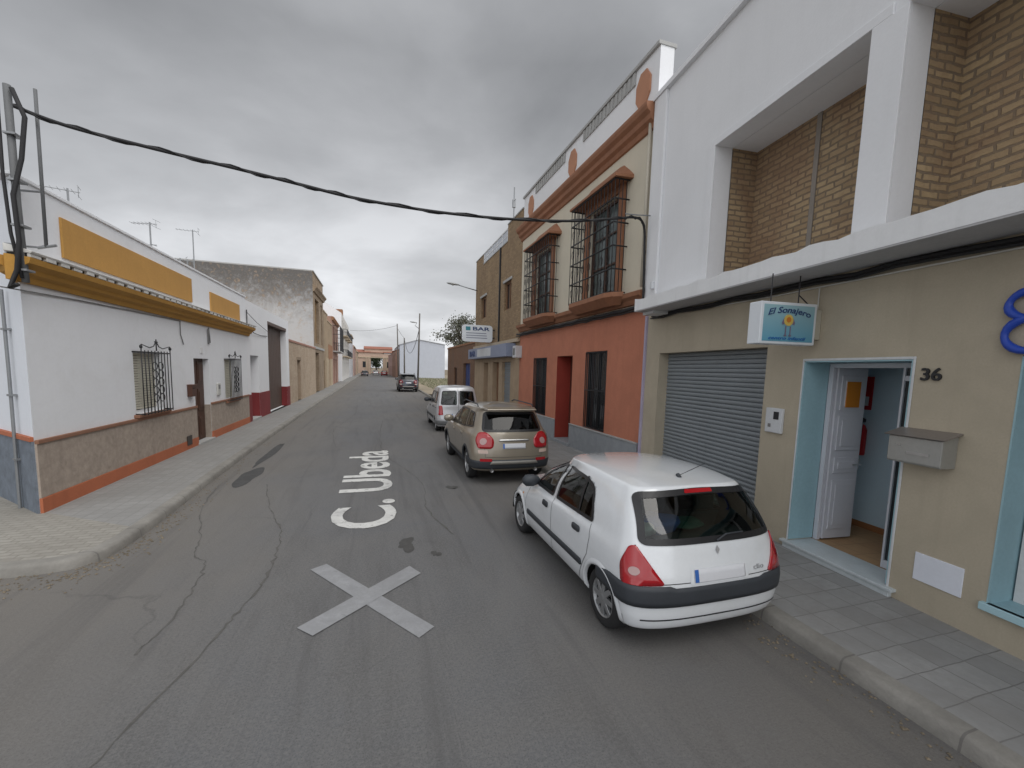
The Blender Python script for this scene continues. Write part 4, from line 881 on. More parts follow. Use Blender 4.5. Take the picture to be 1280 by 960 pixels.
# grit and dry leaves gathered in the gutters
R=random.Random(21); gt=MB()
for K,sd in ((KL,-1),(KR,1)):
    near=[i for i,p in enumerate(K) if -2<p[1]<30 and abs(p[0])<9]
    for k in range(900):
        i=R.choice(near); p=K[i]; q=abs(R.gauss(0,.16))+.02; L=offs(K[max(0,i-1):i+2],sd*q) if 0<i<len(K)-1 else [p,p,p]
        x,yy=L[1][0]+R.gauss(0,.05),L[1][1]+R.uniform(-.35,.35); s_=R.uniform(.006,.02); a=R.random()*6
        gt.add([(x+s_*math.cos(a+t),yy+s_*math.sin(a+t),.004) for t in (0,1.7,3.2,4.6)]+[(x,yy,.006+s_*.5)],[(0,1,4),(1,2,4),(2,3,4),(3,0,4)])
tag(gt.build('gutter_grit',M('grit',(.17,.14,.1),.95,var=.5,scale=6)),'small stones and dry leaf bits along both kerbs','grit',kind='stuff')
# grass on the lot
R=random.Random(4); gmb=MB()
for i in range(9000):
    yy=50+R.random()*53; x=6.2+R.random()*16*(.4+yy/120); q=.06+.1*R.random(); a=R.random()*PI
    dx,dy=math.cos(a)*q*.35,math.sin(a)*q*.35; gmb.add([(x-dx,yy-dy,.1),(x+dx,yy+dy,.1),(x+R.uniform(-.1,.1),yy+R.uniform(-.1,.1),.1+q*1.5)],[(0,1,2)])
tag(gmb.build('grass',M('grass_green',(.19,.2,.12),.9,var=.3,bmp=0),recalc=False),'green weeds and grass covering the empty lot','grass',kind='stuff')
# ================================================================== CARS
def ring_row(r,L):
    (zr,zm,zf)=r['z'] if hasattr(r['z'],'__len__') else (r['z'],)*3
    yr,yf,w,rr,rf=r['yr'],r['yf'],r['w'],r.get('rr',.3),r.get('rf',.5); n=r.get('n',2.7); nf=r.get('nf',2.5); A,S,B=18,104,18
    half=[]
    for k in range(A):
        a=PI/2*(k/A); half.append((w*math.sin(a)**(2/n)*r.get('wr',1),yr+rr*(1-math.cos(a)**(2/n)),zr))
    wr=r.get('wr',1); wf=r.get('wf',1)
    for k in range(S+1):
        t=k/S; yy=yr+rr+(yf-rf-yr-rr)*t
        ws=1-(1-wr)*max(0,1-t/.35)**2-(1-wf)*max(0,(t-.55)/.45)**2
        z=zr*(1-t)*(1-2*t)+zm*4*t*(1-t)+zf*t*(2*t-1)
        half.append((w*ws,yy,z))
    for k in range(1,B+1):
        a=PI/2*(1-k/B); half.append((w*wf*math.sin(a)**(2/nf) if k<B else 0.0,yf-rf*(1-math.cos(a)**(2/nf)),zf))
    full=half+[(-x,y_,z) for x,y_,z in half[-2:0:-1]]
    return full
def car_body(rows,L,sub=6,roof=None):
    R=[ring_row(r,L) for r in rows]; n=len(R[0]); out=[]
    for i in range(len(R)-1):
        for k in range(sub):
            t=k/sub; a,b,c,d=R[max(i-1,0)],R[i],R[i+1],R[min(i+2,len(R)-1)]; row=[]
            for j in range(n):
                p=[]
                for q in range(3):
                    m1=.5*(c[j][q]-a[j][q])*(.75); m2=.5*(d[j][q]-b[j][q])*(.75)
                    # limit overshoot
                    dl=c[j][q]-b[j][q]
                    def lim(m): return 0 if m*dl<=0 and abs(dl)>1e-4 and q==2 else max(-abs(dl)*2.6,min(abs(dl)*2.6,m))
                    m1,m2=lim(m1),lim(m2)
                    t2,t3=t*t,t*t*t; p.append((2*t3-3*t2+1)*b[j][q]+(t3-2*t2+t)*m1+(-2*t3+3*t2)*c[j][q]+(t3-t2)*m2)
                row.append(tuple(p))
            out.append(row)
    out.append(R[-1]); 
    if roof:
        (ya,za),(yb,zb),(yc,zc),cr,wx,r0=roof; q=[]
        for i,row in enumerate(out):
            t=min(1,max(0,(i/sub-(r0-1))/1.)); t=t*t*(3-2*t)
            if t>0:
                nr=[]
                for x,y_,z in row:
                    zc_=za*(y_-yb)*(y_-yc)/((ya-yb)*(ya-yc))+zb*(y_-ya)*(y_-yc)/((yb-ya)*(yb-yc))+zc*(y_-ya)*(y_-yb)/((yc-ya)*(yc-yb))
                    nr.append((x,y_,z*(1-t)+t*(zc_-cr*min(1,abs(x)/wx)**3)))
                row=nr
            q.append(row)
        out=q
    V=[p for row in out for p in row]; F=[(i*n+j,i*n+(j+1)%n,(i+1)*n+(j+1)%n,(i+1)*n+j) for i in range(len(out)-1) for j in range(n)]
    # close the roof: pair left and right
    o=(len(out)-1)*n; h_=n//2
    for j in range(h_):
        a,b=j,j+1; a2,b2=(n-a)%n,(n-b)%n
        f=[o+a,o+b,o+b2,o+a2]; f=list(dict.fromkeys(f))
        if len(f)>=3: F.append(tuple(f))
    return V,F
def inpoly(a,b,P):
    c=False;j=len(P)-1
    for i in range(len(P)):
        if (P[i][1]>b)!=(P[j][1]>b) and a<(P[j][0]-P[i][0])*(b-P[i][1])/(P[j][1]-P[i][1])+P[i][0]: c=not c
        j=i
    return c
def roundp(P,r,n=5):
    out=[];N=len(P)
    rs=r if hasattr(r,'__len__') else [r]*N
    for i in range(N):
        p=Vector(P[i]);a=(Vector(P[i-1])-p);b=(Vector(P[(i+1)%N])-p); q=min(rs[i],a.length*.45,b.length*.45)
        s=p+a.normalized()*q; e=p+b.normalized()*q
        for k in range(n+1): t=k/n; out.append(tuple(s*(1-t)**2+p*2*t*(1-t)+e*t*t))
    return out
def densify(P,step):
    out=[]
    for i in range(len(P)):
        a=Vector(P[i]);b=Vector(P[(i+1)%len(P)]); m=max(1,int((b-a).length/step))
        for k in range(m): out.append(tuple(a.lerp(b,k/m)))
    return out
def inset(P,d):
    ar=sum(P[i-1][0]*P[i][1]-P[i][0]*P[i-1][1] for i in range(len(P))); s=1 if ar>0 else -1; out=[];N=len(P)
    for i in range(N):
        a=Vector(P[i-1]);p=Vector(P[i]);b=Vector(P[(i+1)%N]); t=(b-a).normalized() if (b-a).length>1e-6 else Vector((1,0)); n=Vector((-t.y,t.x))*s; out.append(tuple(p+n*d))
    return out
class Car:
    def band(s,name,z0,z1,ph,mat,off=.014,cy=.85,solid=.012,nz=5,step=3,parent=None):
        V=[];cols=[]; n=int(2*ph/step)
        for i in range(n+1):
            p=math.radians(-ph+2*ph*i/n); e=abs(-ph+2*ph*i/n)
            a,b=(z0(e) if callable(z0) else z0),(z1(e) if callable(z1) else z1)
            for j in range(nz):
                z=a+(b-a)*j/(nz-1); d=Vector((math.sin(p),-math.cos(p),0)); h=s.bvh.ray_cast(Vector((0,cy,z)),d); q,nn=(h[0],h[1]) if h[0] is not None else (Vector((0,cy,z))+d*.8,d)
                if nn.dot(d)<0: nn=-nn
                V.append(q+nn*off)
        F=[(i*nz+j,(i+1)*nz+j,(i+1)*nz+j+1,i*nz+j+1) for i in range(n) for j in range(nz-1)]
        return s.put(name,V,F,mat,parent,True,solid)
    def __init__(s,name,label,cat,loc,rz,L,W,rows,wheels,wr,paint,scale=1,group=None,roof=None):
        s.root=empty(name,loc,rz,label,cat,group); s.root.scale=(scale,)*3; s.L=L; s.W=W; s.V,s.F=car_body(rows,L,8,roof); s.bvh=BVHTree.FromPolygons([Vector(v) for v in s.V],s.F)
        s.holes=[]; s.wheels=wheels; s.wr=wr; s.paint=paint
    def ray(s,a,b,mode):
        if mode[0]=='side': o,d=Vector((mode[1]*4,a,b)),Vector((-mode[1],0,0))
        elif mode[0]=='rear': o,d=Vector((a,-4,b)),Vector((0,1,0))
        elif mode[0]=='front': o,d=Vector((a,s.L+4,b)),Vector((0,-1,0))
        elif mode[0]=='top': o,d=Vector((a,b,6)),Vector((0,0,-1))
        else:
            g=mode[1]; k=math.radians(mode[2]); n=Vector((g*math.sin(k),-math.cos(k),0)); t=Vector((g*math.cos(k),math.sin(k),0))
            o=Vector((g*s.W/2,0,b))+t*a+n*4; d=-n
        h=s.bvh.ray_cast(o,d)
        if h[0] is None:
            h=s.bvh.find_nearest(o+d*(4 if mode[0]!='side' else 3.2))
        p,n=h[0],h[1]
        if n.dot(d)>0: n=-n
        return p,n
    def put(s,name,V,F,mat,parent=None,smooth=True,solid=0,label=None):
        V=[(v[0],v[1]-s.L/2,v[2]) for v in V]
        me=bpy.data.meshes.new(name); me.from_pydata([tuple(v) for v in V],[],F); me.update()
        o=link(name,me,mat,parent or s.root,smooth)
        if solid: md=o.modifiers.new('s','SOLIDIFY'); md.thickness=solid; md.offset=-1
        if label:o['label']=label
        return o
    def patch(s,name,P,mode,mat,off=.004,grid=.06,parent=None,solid=0,label=None,mirror=False):
        if mirror: 
            o=s.patch(name,P,(mode[0],1,*mode[2:]),mat,off,grid,parent,solid,label); s.patch(name,P,(mode[0],-1,*mode[2:]),mat,off,grid,parent,solid,label); return o
        P=densify(P,grid); b=bmesh.new(); vs=[b.verts.new((p[0],p[1],0)) for p in P]; b.faces.new(vs)
        for ax in (0,1):
            lo,hi=min(p[ax] for p in P),max(p[ax] for p in P); k=math.ceil(lo/grid)
            while k*grid<hi:
                co=[0,0,0];no=[0,0,0];co[ax]=k*grid;no[ax]=1
                bmesh.ops.bisect_plane(b,geom=b.verts[:]+b.edges[:]+b.faces[:],plane_co=co,plane_no=no,dist=1e-5); k+=1
        b.verts.index_update(); V=[];
        for v in b.verts:
            p,n=s.ray(v.co.x,v.co.y,mode); V.append(p+n*off)
        F=[[v.index for v in f.verts] for f in b.faces]; b.free()
        # orient outward
        if F:
            q=F[0]; nn=(V[q[1]]-V[q[0]]).cross(V[q[2]]-V[q[0]]); _,n=s.ray(P[0][0],P[0][1],mode)
            if nn.dot(n)<0: F=[f[::-1] for f in F]
        return s.put(name,V,F,mat,parent,True,solid,label)
    def ring(s,name,P,t,mode,mat,off=.006,parent=None,grid=.05,close=True,solid=0):
        P=densify(P,grid); Q=inset(P,t); n=len(P); V=[];F=[]
        for p in P+Q: a,b=s.ray(p[0],p[1],mode); V.append(a+b*off)
        # a small lip inwards
        for p in Q: a,b=s.ray(p[0],p[1],mode); V.append(a-b*.02)
        F=[(i,(i+1)%n,n+(i+1)%n,n+i) for i in range(n)]+[(n+i,n+(i+1)%n,2*n+(i+1)%n,2*n+i) for i in range(n)]
        return s.put(name,V,F,mat,parent,False)
    def window(s,P,mode,name='window',bar=.034,glass=None,seal=None,mirror=False,hole=True):
        gl=glass or glassM('car_glass',(.34,.42,.38),ior=1.7); se=seal or M('window_seal',(.015,.015,.017),.4,bmp=0,var=0)
        for g in ((1,-1) if mirror else (mode[1] if len(mode)>1 else 0,)):
            md=(mode[0],g) if mirror else mode
            o=s.patch(name,inset(densify(P,.05),bar*.5),md,gl,.002)
            s.ring('seal',P,bar,md,se,.007,o)
            if hole: s.holes.append((md,inset(densify(P,.05),bar*.55)))
        return o
    def finish(s,underz=.24):
        # delete faces inside the holes
        F=[]
        for f in s.F:
            c=Vector((0,0,0))
            for i in f: c+=Vector(s.V[i])
            c/=len(f); kill=False
            for (yw) in s.wheels:
                if abs(c.x)>.5*s.W/2 and (c.y-yw)**2+(c.z-s.wr)**2<(s.wr+.045)**2 : kill=True
            for md,P in s.holes:
                if md[0]=='side' and c.x*md[1]>.3 and inpoly(c.y,c.z,P): kill=True
                if md[0]=='rear' and c.y<s.L*.35 and inpoly(c.x,c.z,P): kill=True
                if md[0]=='front' and c.y>s.L*.5 and inpoly(c.x,c.z,P): kill=True
            if not kill: F.append(f)
        o=s.put('body',s.V,F,s.paint); me=o.data
        b=bmesh.new(); b.from_mesh(me); bmesh.ops.remove_doubles(b,verts=b.verts,dist=2e-4); bmesh.ops.delete(b,geom=[v for v in b.verts if not v.link_faces],context='VERTS'); bmesh.ops.recalc_face_normals(b,faces=b.faces); b.to_mesh(me); b.free()
        for p in me.polygons: p.use_smooth=True
        me.materials.append(M('car_lining',(.03,.03,.03),.9,var=0,bmp=0))
        md=o.modifiers.new('s','SOLIDIFY'); md.thickness=.025; md.offset=-1; md.material_offset=1; md.material_offset_rim=1; md.use_rim=True
        blk=M('underbody_black',(.012,.012,.012),.9,var=0,bmp=0)
        m=MB(); w=s.W/2
        m.box(-w*.78,w*.78,.4,s.L-.35,underz-.02,underz+.04)
        for yw in s.wheels:
            for g in (1,-1):
                r=s.wr+.06; n=20; V=[(g*(w*x_),yw+r*math.cos(PI*k/n-0.15+.3*k/n*0),s.wr+r*math.sin(PI*k/n)) for x_ in (.45,.955) for k in range(n+1)]
                m.add(V,[(k,k+1,n+2+k,n+1+k) for k in range(n)]); m.add([(g*w*.45,yw+r*math.cos(PI*k/n),s.wr+r*math.sin(PI*k/n)) for k in range(n+1)],[tuple(range(n+1))])
        s.put('underbody',m.v,m.f,blk,smooth=False)
        for yw in s.wheels:
            for g in (1,-1):
                # arch lip
                V=[];n=28
                for rr,off in ((s.wr+.03,-.02),(s.wr+.03,.012),(s.wr+.055,.016),(s.wr+.085,.002)):
                    for k in range(n+1):
                        a=-.35+(PI+.7)*k/n; p,nn=s.ray(yw+rr*math.cos(a),max(.2,s.wr+rr*math.sin(a)),('side',g)); nn=Vector((g,0,0)); V.append(p+nn*off)
                F2=[(j*(n+1)+k,j*(n+1)+k+1,(j+1)*(n+1)+k+1,(j+1)*(n+1)+k) for j in range(3) for k in range(n)]
                s.put('wheel_arch',V,F2,getattr(s,'arch',s.paint))
                s.wheel(g,yw)
        return o
    def wheel(s,g,yw):
        r=s.wr; wd=.19; tw=s.W/2-.045; x0=g*tw
        e=empty('wheel',(x0,yw-s.L/2,r)); e.parent=s.root; del_=None
        if g<0: e.rotation_euler=(0,0,PI)
        rub=M('tyre_rubber',(.018,.018,.019),.85,var=.15,scale=6,bmp=.002)
        me_name='tyre'
        t=MB(); ri=r*.66
        t.lathe([(ri,-.0),(r*.74,.008),(r*.88,.006),(r*.955,-.006),(r*.99,-.03),(r,-.06),(r,-wd+.05),(r*.97,-wd+.01),(ri,-wd)],'x',40)
        t.build('tyre',rub,e,smooth=True)
        hub=M('hubcap_silver',(.42,.43,.44),.32,.75,var=.05,bmp=0)
        m=MB(); m.lathe([(ri*1.02,-.006),(ri*.97,.002),(ri*.9,-.008),(ri*.86,-.03)],'x',40)
        m.lathe([(.001,.004),(r*.1,.004),(r*.17,-.002),(r*.2,-.02)],'x',24)
        ns=s.spokes
        for k in range(ns):
            a=2*PI*k/ns; ca,sa=math.cos(a),math.sin(a); w1,w2=r*.1,r*.085
            P=[(r*.12,-w1),(r*.12,w1),(ri*.93,w2),(ri*.93,-w2)]
            V=[(xx,p*ca-q*sa,p*sa+q*ca) for xx in (0.0,-.03) for p,q in P]; V=[(v[0]-(.008 if i%4>1 else -.001),v[1],v[2]) for i,v in enumerate(V)]
            m.add(V,[(0,1,2,3),(4,7,6,5),(0,4,5,1),(1,5,6,2),(2,6,7,3),(3,7,4,0)])
        m.build('hubcap',hub,e,bevel=.004)
        MB().lathe([(.001,-.045),(ri*1.0,-.045),(ri,-.1)],'x',24).build('wheel_disc',M('wheel_dark',(.03,.03,.03),.6,.3,var=0,bmp=0),e)
    def seats(s,front,rear,belt,shelf=None,w=None):
        st=M('seat_cloth',(.045,.05,.055),.9,var=.15,bmp=0); w=w or s.W*.5*.48
        for yy,xs in ((front,(-w,w)),(rear,(-w*1.0,w*1.0))):
            for x in xs:
                m=MB(); ww=s.W*.13
                m.extr([(yy-s.L/2,.35),(yy+.5-s.L/2,.38),(yy+.5-s.L/2,.5),(yy+.12-s.L/2,.5),(yy-.1-s.L/2,belt+.08),(yy-.22-s.L/2,belt+.08)],x-ww,x+ww)
                m.box(x-.11,x+.11,yy-.25-s.L/2,yy-.16-s.L/2,belt+.1,belt+.27); m.build('seat',st,s.root,bevel=.03)
        m=MB(); m.box(-s.W*.4,s.W*.4,s.L*.66-s.L/2,s.L*.74-s.L/2,.5,belt-.03); m.build('dashboard',st,s.root,bevel=.04)
        m=MB(); m.lathe([(.17,0),(.185,.01),(.17,.02)],'y',20,(-w,s.L*.62-s.L/2,belt-.02)); m.build('steering_wheel',st,s.root)
        if shelf: m=MB(); m.box(-s.W*.38,s.W*.38,shelf[0]-s.L/2,shelf[1]-s.L/2,belt-.06,belt-.03); m.build('parcel_shelf',st,s.root,bevel=.008)
blkpl=M('black_plastic',(.035,.04,.048),.55,var=.08,scale=3,bmp=.001)
tailred=M('tail_lamp_red',(.36,.008,.014),.12,var=.04,bmp=0,coat=.6)
clearl=M('tail_lamp_clear',(.42,.27,.26),.15,var=.05,bmp=0,coat=.5)
plate=M('plate_white',(.62,.63,.66),.5,var=.03,bmp=0); plblue=M('plate_blue',(.03,.12,.4),.5,var=.03,bmp=0)
seamm=M('panel_gap',(.02,.02,.022),.8,var=0,bmp=0)
def seam(c,P,mode,parent=None,w=.007,closed=False,name='panel_gap',mirror=True,mat=None,off=.002):
    # narrow strip following an open path
    for g in ((1,-1) if mirror else (mode[1] if len(mode)>1 else 0,)):
        md=(mode[0],g) if mirror else mode
        Q=[tuple(v) for v in P]; D=[]
        for i in range(len(Q)-1):
            a=Vector(Q[i]);b=Vector(Q[i+1]); m=max(1,int((b-a).length/.04)); D+= [tuple(a.lerp(b,k/m)) for k in range(m)]
        D.append(Q[-1]); V=[]
        for i,p in enumerate(D):
            a=Vector(D[max(i-1,0)]);b=Vector(D[min(i+1,len(D)-1)]); t=(b-a).normalized(); n=Vector((-t.y,t.x))*w/2
            for sg_ in (1,-1):
                q=Vector(p)+n*sg_; h,nn=c.ray(q.x,q.y,md); V.append(h+nn*off)
        F=[(2*i,2*i+1,2*i+3,2*i+2) for i in range(len(D)-1)]
        c.put(name,V,F,mat or seamm,parent)
def mirror_part(c,x,yy,z,mat,s_=1.):
    for g in (1,-1):
        m=MB(); V=[];ns=10
        rows=[(0,.02,.02),(.03,.06,.05),(.1,.085,.075),(.19,.08,.07),(.23,.04,.04)]
        for q,hh,dd in rows:
            for k in range(ns): a=2*PI*k/ns; V.append((g*(x+q*s_),yy-c.L/2+dd*s_*math.cos(a),z+hh*s_*math.sin(a)))
        m.add(V,[(i*ns+k,i*ns+(k+1)%ns,(i+1)*ns+(k+1)%ns,(i+1)*ns+k) for i in range(4) for k in range(ns)]+[tuple(range(ns)),tuple(range(5*ns-1,4*ns-1,-1))])
        m.build('wing_mirror',mat,c.root,smooth=True)
def circ(cx,cz,rx,rz_,n=20): return [(cx+rx*math.cos(2*PI*k/n),cz+rz_*math.sin(2*PI*k/n)) for k in range(n)]
def handle(c,yy,z,mat,ln=.17):
    for g in (1,-1):
        c.patch('door_handle',roundp([(yy-ln/2,z-.03),(yy+ln/2,z-.03),(yy+ln/2,z+.035),(yy-ln/2,z+.035)],.03),('side',g),mat,.014,.05,solid=.012)
# ---------------- white hatchback
def hatchback(loc,rz,scale,label,paint,name='parked_car'):
    rows=[dict(z=.19,yr=.16,yf=3.62,w=.70,rr=.26,rf=.6,n=3.1),dict(z=.24,yr=.05,yf=3.72,w=.765,rr=.27,rf=.62,n=3.1),dict(z=.36,yr=.01,yf=3.77,w=.80,rr=.29,rf=.66,n=3.1),
      dict(z=.55,yr=.0,yf=3.77,w=.82,rr=.31,rf=.7,wf=.97,n=3.1),dict(z=(.70,.72,.66),yr=.02,yf=3.70,w=.822,rr=.32,rf=.8,wf=.95,wr=.99,n=3.1),dict(z=(.84,.86,.80),yr=.06,yf=3.45,w=.81,rr=.33,rf=.85,wf=.93,wr=.98,n=3.1),
      dict(z=(.97,.935,.90),yr=.10,yf=2.98,w=.775,rr=.36,rf=.75,wf=.97,wr=.975,n=3.2),dict(z=(1.14,1.13,1.10),yr=.20,yf=2.68,w=.725,rr=.32,rf=.62,wf=.94,wr=.97,n=3.2),
      dict(z=(1.33,1.345,1.29),yr=.35,yf=2.22,w=.645,rr=.26,rf=.5,wf=.92,wr=.96,n=3.2),dict(z=(1.385,1.405,1.355),yr=.42,yf=2.06,w=.585,rr=.24,rf=.45,wr=.96,n=3),
      dict(z=(1.405,1.43,1.385),yr=.55,yf=1.92,w=.46,rr=.25,rf=.4),dict(z=(1.415,1.443,1.40),yr=.85,yf=1.75,w=.22,rr=.2,rf=.3),dict(z=(1.42,1.447,1.41),yr=1.0,yf=1.6,w=.07,rr=.2,rf=.25)]
    c=Car(name,label,'car',loc,rz,3.77,1.64,rows,(.60,3.07),.285,paint,scale,None,((.40,1.405),(1.25,1.452),(2.10,1.395),.032,.60,9)); c.spokes=8
    # side glass
    fw=roundp([(1.86,.915),(2.62,.895),(2.46,1.03),(2.03,1.29),(1.86,1.315)],[.03,.03,.1,.08,.03])
    rw=roundp([(.83,.945),(1.77,.92),(1.77,1.32),(1.22,1.325),(.99,1.27)],[.05,.03,.03,.1,.1])
    c.window(fw,('side',1),mirror=True); c.window(rw,('side',1),mirror=True)
    seam(c,[(1.16,.935),(1.19,1.33)],('side',1),w=.035,name='window_divider',mat=M('window_seal'),off=.009)
    rg=roundp([(-.685,.965),(.685,.965),(.60,1.36),(.0,1.392),(-.60,1.36)],[.07,.07,.08,.3,.08])
    o=c.window(rg,('rear',),name='rear_window',bar=.05)
    c.patch('brake_light',roundp([(-.15,1.345),(.15,1.345),(.14,1.378),(-.14,1.378)],.01),('rear',),tailred,.011,parent=o)
    wip=MB(); wip.tube([(0,.085-1.885,.985),(.1,.1-1.885,1.03),(.3,.125-1.885,1.025)],.008,5); wip.build('wiper',blkpl,c.root)
    ws=roundp([(-.6,.93),(.6,.93),(.5,1.30),(-.5,1.30)],[.1,.1,.12,.12]); c.window(ws,('front',),name='windscreen',bar=.04)
    # shut lines
    for P in ([(.86,.93),(.83,.80),(.86,.62),(.98,.44),(1.06,.30),(1.10,.24)],[(1.815,1.34),(1.80,.9),(1.79,.6),(1.80,.30),(1.84,.25)],[(2.66,.90),(2.74,.75),(2.77,.5),(2.72,.25)],[(1.1,.25),(2.72,.25)]): seam(c,P,('side',1))
    for P in ([(-.70,.96),(-.69,.88),(-.60,.66),(.60,.66),(.69,.88),(.70,.96)],): seam(c,P,('rear',),mirror=False)
    c.patch('rub_strip',roundp([(.98,.44),(2.66,.44),(2.66,.51),(.98,.51)],.025),('side',1),blkpl,.012,.06,mirror=True,solid=.012)
    handle(c,1.12,.80,blkpl); handle(c,2.0,.785,blkpl)
    # bumper band wraps around
    c.band('bumper_strip',lambda e:.465+.02*max(0,(e-50)/30),lambda e:(.625 if e<28 else .645)-.0*e if e<62 else .645-.045*min(1,(e-62)/14),76,blkpl)
    for g in (1,-1):
        tl_=c.patch('tail_light',roundp([(-.22,.655),(.13,.645),(.15,.80),(.085,.945),(.03,.96),(-.05,.87)],[.04,.03,.05,.03,.03,.1]),('corner',g,36),tailred,.012,.05,solid=.01)
        c.patch('reverse_lamp',circ(.03,.76,.045,.034),('corner',g,36),clearl,.016,.05,parent=tl_)
        c.patch('headlight',roundp([(-.28,.52),(.1,.55),(.16,.68),(-.2,.66)],.04),('corner',g,130),clearl,.008,.06) if False else None
        c.patch('side_repeater',circ(2.92,.66,.022,.016,10),('side',g),M('amber_lens',(.6,.2,.02),.3,bmp=0),.006)
    c.patch('headlight',roundp([(.3,.56),(.68,.56),(.66,.68),(.36,.68)],.04),('front',),clearl,.008,.06); c.patch('headlight',roundp([(-.3,.56),(-.68,.56),(-.66,.68),(-.36,.68)],.04),('front',),clearl,.008,.06)
    np=c.patch('number_plate',roundp([(-.26,.655),(.26,.655),(.26,.765),(-.26,.765)],.008),('rear',),plate,.010,solid=.004); c.patch('plate_band',[(-.257,.658),(-.22,.658),(-.22,.762),(-.257,.762)],('rear',),plblue,.013,parent=np)
    c.patch('plate_recess',roundp([(-.3,.64),(.3,.64),(.28,.80),(-.28,.80)],.03),('rear',),paint,.004)
    c.patch('badge',[(0,.87),(.022,.905),(0,.94),(-.022,.905)],('rear',),M('badge_grey',(.4,.4,.41),.4,.3,var=0,bmp=0),.008)
    me=textmesh('clio',.12,.04,.004,.0); xform(me,lambda X,Y_,Z:(.36+X,c.ray(.36+X,.70+Y_,('rear',))[0].y-.006-Z-c.L/2,.70+Y_)); link('lettering',me,M('badge_grey'),c.root)
    an=MB(); an.tube([(.0,.62-1.885,1.42),(.0,.66-1.885,1.45)],.02,8); an.tube([(0,.64-1.885,1.44),(.0,.30-1.885,1.64)],.0035,5); an.build('antenna',blkpl,c.root)
    mirror_part(c,.70,2.52,.95,blkpl)
    c.patch('lower_bumper_lip',roundp([(-.7,.33),(.7,.33),(.7,.345),(-.7,.345)],.004),('rear',),seamm,.002)
    c.seats(1.75,.95,.93,(.2,.62)); c.finish(.22)
    return c
wp=M('white_car_paint',(.72,.745,.77),.22,var=.02,scale=2,bmp=0,coat=1,grime=.12,grimecol=(.5,.48,.44))
clio=hatchback((2.96,3.46-.60*1.03+1.885*1.03+.09,0),0,1.03,'white five door hatchback parked nearest, beside the roller shutter',wp)
clio.root.scale=(1.03*1.06,1.03,1.02)
# cloth bundle on the shelf
bg=empty('cloth_bundle',(2.68,3.48,.93),0,'blue and white cloth bundle on the shelf behind the white car window','bag')
def lump(cx,cy,cz,rx,ry,rz_,seed,n=16):
    R=random.Random(seed); ph=[R.random()*6 for _ in range(6)]; m=MB(); V=[]
    for i in range(n+1):
        a=PI*i/n
        for k in range(n*2):
            b=PI*k/n; q=1+.12*math.sin(3*b+ph[0]+2*a)+.09*math.sin(5*a+ph[1]+b)+.06*math.sin(7*b+ph[2]); V.append((cx+rx*q*math.sin(a)*math.cos(b),cy+ry*q*math.sin(a)*math.sin(b),cz+rz_*q*math.cos(a)))
    m.add(V,[(i*2*n+k,i*2*n+(k+1)%(2*n),(i+1)*2*n+(k+1)%(2*n),(i+1)*2*n+k) for i in range(n) for k in range(2*n)]); return m
lump(.0,.05,.08,.25,.14,.09,3).build('blue_cloth',M('blue_cloth',(.03,.1,.35),.9,var=.3,scale=8),bg,smooth=True)
lump(-.2,.0,.06,.14,.12,.07,5).build('white_cloth',M('white_cloth',(.5,.5,.5),.9,var=.2,scale=8),bg,smooth=True)
lump(.32,.05,.06,.22,.12,.05,8).build('dark_cloth',M('green_cloth',(.03,.1,.08),.9,var=.3,scale=8),bg,smooth=True)
